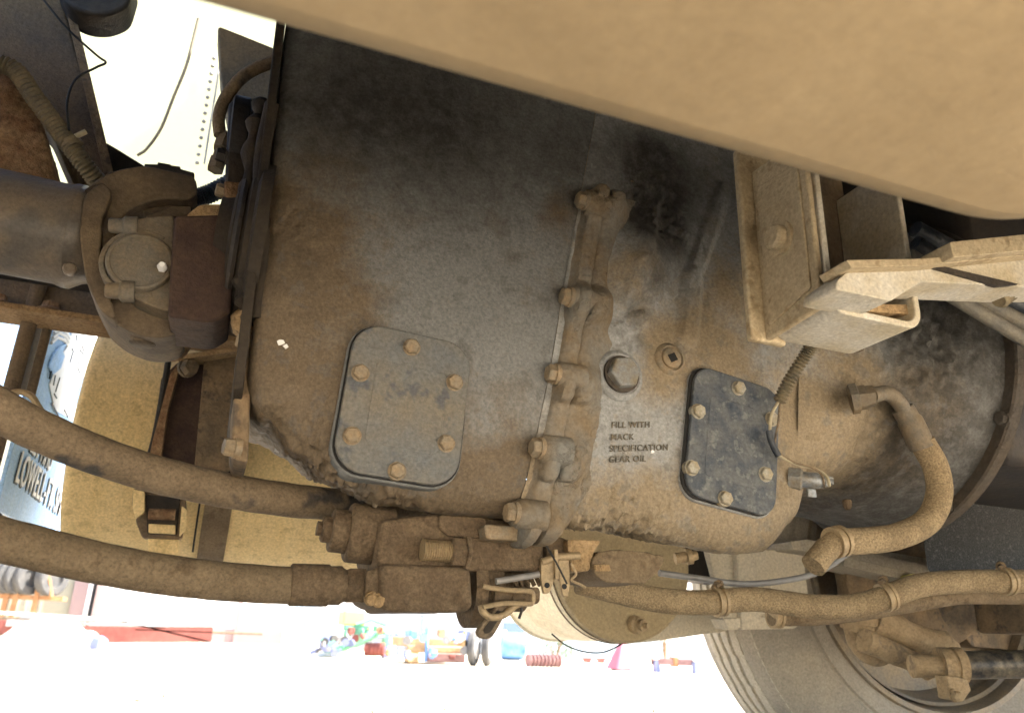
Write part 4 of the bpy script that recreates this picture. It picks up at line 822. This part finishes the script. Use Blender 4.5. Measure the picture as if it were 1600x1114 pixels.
for q, r, m_, lb in (([(52, 480, 1.62), (24, 620, 1.62), (-2, 740, 1.62)], .014, 'frame', 'wide dark post left of the mud flap'), ([(64, 480, 1.66), (40, 612, 1.66)], .012, 'steel', 'pale grey post between two dark posts by the mud flap'), ([(80, 490, 1.64), (52, 618, 1.64)], .0085, 'frame', 'narrow brown post closest to the mud flap emblem')):
    P = T(q, 1); A = P[0]; B = P[-1]; P = [A+V((0, 0, .1)), A, B, B-V((0, 0, .02))]; tag(MB().tube([V((A.x, A.y, A.z+.1)), V((A.x, A.y, B.z))], r, 14).build('flap_post', M[m_]), lb, 'post')
tag(MB().tube(smooth_path(T([(16, 616), (28, 612), (48, 618), (60, 636), (74, 656)], 1.58), 6), .006, 8).build('post_strap', M['clamp']), 'thin tan strap around the flap posts', 'strap')
wx = at(-20, 640, 2.6)
tag(MB().lathe((wx.x-.36, 2.3, .52), (0, 1, 0), [(0, .30), (.0, .46), (.03, .51), (.06, .50), (.075, .51), (.14, .50), (.155, .51), (.22, .5), (.25, .46), (.25, .3)], 72).build('drive_tyre', M['ytyre']), 'black rear tyre edge at the left border', 'tyre')
# translucent side fairing in the bright gap
FA = thing('side_fairing', 'glowing white translucent side fairing panel seen in the top left gap', 'panel', (-.3, 2.2, 1.28))
MB().grid(lambda u, v: V((-1.1+1.32*u, 2.2+.004*math.sin(u*7), 1.28+1.25*v)), 30, 6).build('sheet', M['fairing'], FA)
A, B = at(334, 92, 2.185), at(308, 255, 2.185)
for k in range(14): MB().lathe(A+(B-A)*(k/13), (0, -1, 0), [(0, .006), (.004, .005), (.006, .002)], 10).build('rivet', M['steel'], FA)
MB().tube([A+V((.02, -.005, 0)), B+V((.02, -.005, 0))], .003, 6).build('seam', M['steel'], FA)
tag(MB().tube(smooth_path(T([(310, 30), (292, 100), (272, 150), (252, 200), (230, 232), (215, 243)], 2.0), 6), .004, 8).build('hanging_cable', M['corr']), 'thin cable hanging in front of the bright fairing', 'cable')
# ============================================================ YARD
def wallbox(name, x0, x1, Y, z0, z1, dep, m, par=None, **k): return MB().box((x0, Y, z0), (x1, Y+dep, z1)).build(name, m, par, **k)
def px2x(px, py, Y): return at(px, py, Y).x
YB = 23.5
WB = thing('white_building', 'white sheet metal building with faded red columns across the yard', 'building', (4, YB+4, 0))
xa, xb = px2x(150, 940, YB), px2x(640, 960, YB)+3
wallbox('wall', xa, xb, YB, 0, 5, 8, M['wallw'], WB)
for px in (152, 196, 376): x = px2x(px, 940, YB); wallbox('column', x-.06, x+.06, YB-.12, 0, 4.5, .12, M['redpk'] if px != 196 else M['steel'], WB)
for a, b in ((446, 500),):
    x0, x1 = px2x(a, 975, YB), px2x(b, 975, YB); z0, z1 = .2, at(470, 945, YB).z+.1
    wn = wallbox('window', x0, x1, YB-.04, z0, z1, .06, M['wallb'], WB)
    for k in range(2): wallbox('pane', x0+.06+k*(x1-x0)/2, x0-.06+(k+1)*(x1-x0)/2, YB-.06, z0+.12, z1-.45, .03, M['wallb'], wn)
wallbox('skirt', xa, px2x(440, 1000, YB), YB-.06, .0, .35, .06, M['redpk'], WB)
CB = thing('cream_building', 'cream ribbed shed wall with dark doorway at far left', 'building', (-5, YB+3, 0))
wallbox('wall', -16, xa-.02, YB+.2, 0, 5, 8, M['wallc'], CB)
for k in range(34): x = xa-1.3-k*.33; wallbox('rib', x, x+.05, YB+.17, 0, 4.6, .03, M['wallc'], CB)
xd0, xd1 = px2x(112, 930, YB), px2x(147, 930, YB); zd = at(130, 906, YB).z
dr = wallbox('doorway', xd0+.35, xd1, YB+.17, .1, zd, .04, M['interior'], CB); wallbox('door_leaf', xd0, xd0+.35, YB+.1, .1, zd, .08, M['redpk'], CB); wallbox('door_post', xd0+.34, xd0+.44, YB+.06, .1, zd, .1, M['ywhite'], CB)
# tyre rack
YR = 22
TRK = thing('tyre_rack', 'orange wooden rack against the cream shed', 'rack', (-4.2, YR, 0))
zsh = at(60, 932, YR).z
wallbox('shelf', px2x(-30, 930, YR), px2x(102, 930, YR), YR-.3, zsh-.07, zsh+.02, .7, M['wood'], TRK)
for px in (20, 34, 66): x = px2x(px, 910, YR); wallbox('post', x-.05, x+.05, YR-.34, 0, 2.2, .09, M['wood'], TRK)
x = px2x(70, 915, YR); MB().tube([V((x, YR-.35, zsh+.7)), V((x+.25, YR-.35, zsh))], .05, 6).build('brace', M['wood'], TRK)
lbl = ['leftmost tyre lying on the orange rack', 'second tyre from left on the orange rack', 'middle tyre on the orange rack', 'large lugged tyre facing out on the orange rack', 'rightmost dark tyre on the orange rack']
for k, px in enumerate((2, 18, 30, 46, 82)):
    o = at(px, 914, YR); r = .40
    tag(MB().lathe((o.x, YR-.25, zsh+.02+r), (.75, -.65, 0), [(-.12, r*.55), (-.12, r*.92), (-.09, r), (.09, r), (.12, r*.92), (.12, r*.55), (.05, r*.5)], 28).build('rack_tyre', M['ytyre']), lbl[k], 'tyre', 'tyres on the rack')
# pile of steel and red beams
SP = 17.5
def lying(name, px0, py0, px1, py1, h, dep, m, label, cat, Y=SP, par=None):
    a, b = at(px0, py0, Y), at(px1, py1, Y); ob = MB().prism([a, b, b+V((0, 0, h)), a+V((0, 0, h))], (0, dep, 0)).build(name, m, par, bevel=.01)
    return tag(ob, label, cat) if par is None else ob
lying('red_beam', 100, 1004, 330, 1003, .30, .3, M['redbr'], 'long red steel beam lying in front of the white building', 'beam')
lying('red_beam', -30, 990, 60, 992, .25, .3, M['redbr'], 'short red beam at the left border behind dirt mound', 'beam')
lying('steel_bar', -20, 958, 145, 968, .05, .2, M['ywhite'], 'pale bar on top of the scrap stack at left', 'bar')
lying('steel_bar', 30, 966, 200, 974, .05, .2, M['steel'], 'grey bar second in the scrap stack at left', 'bar')
lying('steel_bar', 100, 975, 260, 982, .05, .2, M['steel'], 'grey bar low on the scrap stack above the red beam', 'bar')
lying('steel_bar', 190, 972, 350, 1010, .05, .15, M['steel'], 'long grey bar sloping off the scrap stack to the ground', 'bar')
lying('steel_bar', 210, 985, 410, 992, .04, .15, M['frame'], 'thin dark bar lying at the foot of the white building', 'bar')
lying('scrap_stack', -30, 1000, 120, 1002, .42, .5, M['axle'], 'dark scrap stack under the pale bars', 'scrap', Y=SP+.4)
lying('blue_box', 8, 978, 55, 980, .12, .3, M['steel'], 'pale blue metal box in the scrap stack', 'box', Y=SP-.2)
def mound(px, py, w_, h_, label, D=None):
    o = gp(px, py); m = MB().grid(lambda u, v: V((o.x+(u-.5)*w_, o.y+(v-.5)*w_*.8, -.03+h_*max(0, 1-4*((u-.5)**2+(v-.5)**2))**1.2*(1+.35*noise.noise(V((u*9, v*9, px)))))), 40, 40)
    tag(m.build('dirt_mound', M['dirt'], None), label, 'mound')
mound(78, 1010, 1.9, .46, 'pale dirt mound in front of the scrap stack'); mound(300, 1016, 1.6, .12, 'low pale dirt mound before the red beam'); mound(480, 1024, 1.4, .10, 'low dirt mound left of the green planter')
def rock(px, py, r, m, label, cat='stone'):
    o = gp(px, py); tag(MB().lathe(o, (0.1, 0, 1), [(-.02, r*.8), (r*.5, r), (r*1.1, r*.8), (r*1.4, r*.3)], 7).build('stone', M[m], None, disp=(r*.5, .2)), label, cat)
rock(152, 1014, .14, 'purple', 'dark blue-grey block beside the dirt mound', 'block')
# bits of dry litter on the ground
m = MB(); 
for k in range(60):
    o = gp(random.uniform(-100, 1300), random.uniform(1016, 1120)); s = random.uniform(.006, .018)
    m.prism([o+V((random.uniform(-s, s), random.uniform(-s, s), .012)) for _ in range(3)], (0, 0, random.uniform(.008, .02)))
lt = m.build('ground_litter', M['grass']); lt['kind'] = 'stuff'; lt['label'] = 'small dark litter scattered on the pale yard'; lt['category'] = 'litter'
# green planter implement
YG = 13.2
GI = thing('farm_planter', 'green farm planter with yellow hopper and red row units', 'planter', (at(600, 1030, YG).x, YG, 0))
def seg(par, name, m, pts, r, Y=YG, n=8): return MB().tube(T(pts, Y), r, n).build(name, m, par)
def bxp(par, name, m, x0, y0, x1, y1, dep, Y=YG): a, b = at(x0, y1, Y), at(x1, y0, Y); return MB().box((a.x, Y, a.z), (b.x, Y+dep, b.z)).build(name, m, par, bevel=.02)
bxp(GI, 'hopper', M['yellow'], 536, 955, 572, 976, .6); bxp(GI, 'toolbar', M['green'], 538, 978, 590, 984, .2); seg(GI, 'lift_arm', M['green'], [(556, 976), (580, 968), (610, 978)], .025)
for k in range(6): bxp(GI, 'seed_cup', M['green'], 538+k*8, 984, 543+k*8, 994, .15); bxp(GI, 'seed_tube', M['ywhite'], 540+k*8, 994, 544+k*8, 1004, .1)
seg(GI, 'drawbar', M['green'], [(520, 1018), (560, 1004), (596, 988)], .05); bxp(GI, 'frame_post', M['green'], 598, 985, 610, 1010, .2); bxp(GI, 'stand', M['purple'], 598, 1008, 610, 1030, .2)
for k in range(5): MB().lathe(at(574+k*6, 1014, YG), (.9, -.4, 0), [(-.03, .02), (-.03, .10), (.03, .10), (.03, .02)], 16).build('row_unit', M['redbr'], GI)
for k in range(3): bxp(GI, 'leg', M['ywhite'], 540+k*13, 1006, 543+k*13, 1022, .05)
seg(GI, 'arm', M['ywhite'], [(581, 972), (578, 1000)], .025); bxp(GI, 'white_drum', M['ywhite'], 608, 1000, 620, 1030, .2); bxp(GI, 'side_box', M['purple'], 618, 990, 632, 1024, .25)
BT = thing('small_tractor', 'dark blue mower with teal deck left of the green planter', 'mower', (at(515, 1022, 13).x, 13, 0))
MB().lathe(at(512, 1004, 13), (.2, -1, 0), [(-.05, .02), (-.05, .11), (-.04, .14), (.04, .14), (.05, .11), (.05, .02)], 20).build('wheel', M['purple'], BT); bxp(BT, 'deck', M['green'], 508, 1008, 534, 1020, .3, 13); seg(BT, 'hitch', M['purple'], [(484, 1020), (500, 1014), (512, 1010)], .03, 13); bxp(BT, 'engine_cover', M['steel'], 520, 992, 536, 1006, .3, 13)
# ochre trailer with twin wheels
YT = 11
OT = thing('ochre_trailer', 'ochre low trailer with blue posts and twin white wheels', 'trailer', (at(690, 1036, YT).x, YT, 0))
bxp(OT, 'deck', M['gold'], 634, 998, 738, 1010, .9, YT); bxp(OT, 'side_rail', M['gold'], 636, 1010, 734, 1018, .06, YT-.1); bxp(OT, 'crossbeam', M['dred'], 668, 1020, 728, 1034, .2, YT); bxp(OT, 'trailer_leg', M['gold'], 636, 1016, 656, 1036, .2, YT)
bxp(OT, 'post', M['blue'], 664, 980, 671, 1034, .08, YT-.15); bxp(OT, 'tool_box', M['blue'], 640, 984, 654, 1000, .3, YT); bxp(OT, 'tail_panel', M['purple'], 724, 984, 742, 1012, .3, YT); bxp(OT, 'red_lamp', M['redbr'], 702, 1022, 712, 1030, .05, YT-.1); seg(OT, 'flag_stick', M['yellow'], [(724, 1000), (726, 986)], .02, YT); bxp(OT, 'jack', M['blue'], 690, 994, 720, 1002, .2, YT)
for px in (740, 762):
    o = at(px, 1018, YT-.25); w_ = MB().lathe(V((o.x, YT-.25, .23)), (.85, -.52, 0), [(-.05, .14), (-.05, .20), (-.03, .225), (.03, .225), (.05, .20), (.05, .14), (-.05, .13)], 30).build('tyre', M['ytyre'], OT)
    MB().lathe(V((o.x, YT-.25, .23)), (.85, -.52, 0), [(-.04, .14), (.045, .14), (.05, .05), (.06, .04)], 24).build('wheel_disc', M['ywhite'], w_)
rnd = random.Random(3)
for k in range(46):
    t, x0, x1, y0_, y1_, Y_, ms = ((GI, 530, 612, 980, 1024, YG-.1, ('green', 'ywhite', 'redbr', 'purple', 'steel', 'gold')), (OT, 634, 740, 986, 1030, YT-.2, ('gold', 'blue', 'ywhite', 'dred', 'purple', 'steel')), (BT, 488, 540, 996, 1022, 12.8, ('purple', 'green', 'steel', 'ytyre')))[k % 3]
    px, py = rnd.uniform(x0, x1), rnd.uniform(y0_, y1_); a = rnd.uniform(0, PI); l = rnd.uniform(3, 11)
    if rnd.random() < .6: seg(t, 'tine', M[rnd.choice(ms)], [(px, py), (px+l*math.cos(a), py+l*math.sin(a)*.8)], rnd.uniform(.012, .03), Y_-rnd.uniform(0, .2), 6)
    else: MB().lathe(at(px, py, Y_), (rnd.uniform(-1, 1), -1, rnd.uniform(-.3, .3)), [(-.03, .02), (-.03, .055), (.03, .06), (.03, .02)], 10).build('coulter', M[rnd.choice(ms)], t)
# distant towers of the hardware behind the trailer
HS = thing('hose_stand', 'thin dark pole stand hung with hoses behind the ochre trailer', 'stand', (at(690, 1010, 14).x, 14, 0))
seg(HS, 'pole', M['purple'], [(660, 960), (659, 1020)], .015, 14); seg(HS, 'pole', M['purple'], [(694, 960), (690, 985)], .012, 14); seg(HS, 'cross_bar', M['purple'], [(650, 962), (700, 962)], .012, 14); seg(HS, 'pole', M['purple'], [(706, 965), (706, 985)], .01, 14)
# pale blue building at right
YQ = 17.5
PB = thing('pale_blue_building', 'pale blue house wall with windows behind the blue barrel', 'building', (11, YQ+3, 0))
xs0, xs1 = px2x(770, 1000, YQ), px2x(1180, 1000, YQ)
wallbox('wall', xs0, xs1+3, YQ, 0, 4, 6, M['wallw'], PB)
for a, b, t_, l_, m_ in ((782, 823, 968, 1012, 'glass'), (824, 842, 962, 1016, 'wallb'), (850, 858, 978, 1000, 'glass'), (900, 925, 985, 1024, 'wallb'), (935, 968, 990, 1022, 'glass'), (990, 1008, 985, 1026, 'redpk')):
    x0, x1 = px2x(a, 1000, YQ), px2x(b, 1000, YQ); wn = wallbox('window', x0, x1, YQ-.04, at(a, l_, YQ).z, at(a, t_, YQ).z, .06, M['wallb'], PB)
    z0, z1 = at(a, l_, YQ).z, at(a, t_, YQ).z; wallbox('pane', x0+.06, x1-.06, YQ-.06, z0+.35, z1-.06, .03, M[m_], wn)
wallbox('skirt', xs0, xs1, YQ-.05, 0, .4, .05, M['wallb'], PB)
BR = thing('blue_barrel', 'bright blue plastic barrel lying by the pale blue house', 'barrel', gp(806, 1032))
o = gp(806, 1031); MB().lathe(o+V((-.3, 0, .22)), (1, -.2, 0), [(0, .15), (.01, .20), (.06, .215), (.2, .225), (.34, .215), (.42, .20), (.43, .15)], 28).build('body', M['blue'], BR); MB().lathe(o+V((.13, -.09, .28)), (1, -.2, 0), [(0, .03), (.03, .03)], 12).build('bung', M['blue'], BR)
o = gp(783, 1028); tag(MB().box(o+V((-.28, 0, .2)), o+V((.12, .4, .52))).build('white_crate', M['ywhite'], None, bevel=.04), 'white plastic tank beside the blue barrel', 'tank')
def bush(px, py, w_, h_, label, n=700):
    o = gp(px, py); t = thing('bush', label, 'bush', o); m = MB(); 
    for k in range(n):
        a = random.uniform(0, 2*PI); r = math.sqrt(random.random()); z = random.random(); q = o+V((math.cos(a)*r*w_*(1-.5*z), math.sin(a)*r*w_*(1-.5*z), .05+h_*z))
        d = V((random.uniform(-1, 1), random.uniform(-1, 1), random.uniform(-.2, 1))).normalized(); x, y, _ = basis(d); s = .035
        m.add([q-x*s*.3, q+d*s*1.8, q+x*s*.3, q-d*s*.3], [(0, 1, 2), (0, 2, 3)])
    m.build('foliage', M['leaf'], t, flat=True)
    st_ = MB()
    for k in range(7): st_.tube([o, o+V((random.uniform(-.4, .4)*w_, random.uniform(-.4, .4)*w_, h_*.8))], .008, 5)
    st_.build('stems', M['wood'], t)
bush(868, 1034, .42, .50, 'green bush in front of the pale blue house'); bush(1040, 1036, .25, .9, 'taller yellow-green shrub above the brown trestle', 400)
DI = thing('disc_gang', 'dark red row of rusty discs on the ground near the bush', 'disc gang', gp(848, 1042)); o = gp(825, 1042); e = gp(872, 1043)
for k in range(9): q = o+(e-o)*(k/8); MB().lathe(q+V((0, 0, .09)), (1, .3, 0), [(-.01, .02), (0, .085), (.008, .085), (.02, .02)], 18).build('disc', M['dred'], DI)
MB().tube([o+V((0, 0, .1)), e+V((0, 0, .1))], .02, 8).build('shaft', M['dred'], DI)
CN = thing('pink_cover', 'pink fabric cover draped to a point on the yard', 'cover', gp(970, 1047)); o = gp(970, 1047)
MB().grid(lambda u, v: o+V(((.19-.15*u)*(1+.12*math.sin(v*2*PI*5))*math.cos(2*PI*v)+.04*u, (.16-.12*u)*(1+.12*math.sin(v*2*PI*5))*math.sin(2*PI*v), .02+.36*u)), 10, 40, True).build('cloth', M['pink'], CN); MB().lathe(o+V((.05, 0, .36)), (0, 0, 1), [(0, .045), (.02, .05), (.05, .03)], 12).build('peak', M['pink'], CN); MB().lathe(o, (0, 0, 1), [(0, .14), (.03, .14)], 16).build('base', M['frame'], CN)
SK = thing('short_trestle', 'brown wooden trestle with white globes beside the tyre', 'trestle', gp(1055, 1050)); o, e = gp(1026, 1050), gp(1088, 1053)
for q in (o, e): MB().box(q+V((-.04, -.04, 0)), q+V((.04, .04, .15))).build('leg', M['purple'], SK)
MB().prism([o+V((-.04, 0, .10)), e+V((.04, 0, .10)), e+V((.04, 0, .18)), o+V((-.04, 0, .18))], (0, .08, 0)).build('beam', M['dred'], SK); MB().box((o+e)/2+V((-.03, -.02, .08)), (o+e)/2+V((.03, .1, .20))).build('band', M['wood'], SK)
for q, r in ((o, .05), (e, .045)): MB().lathe(q+V((0, 0, .15)), (0, 0, 1), [(0, r*.4), (r*.4, r*.9), (r, r), (r*1.6, r*.8), (r*2, r*.2)], 16).build('globe', M['ywhite'], SK)
RI = thing('red_implement', 'small faded red frame on the ground behind the drooping wire', 'implement', gp(920, 1040)); o, e = gp(905, 1040), gp(948, 1041)
MB().prism([o+V((0, 0, .05)), e+V((0, 0, .05)), e+V((0, 0, .12)), o+V((0, 0, .12))], (0, .1, 0)).build('frame', M['redbr'], RI)
for k in (0, .5, 1): q = o+(e-o)*k; MB().lathe(q+V((0, -.03, .06)), (0, -1, 0), [(-.02, .05), (.02, .05)], 14).build('wheel', M['ywhite'], RI)
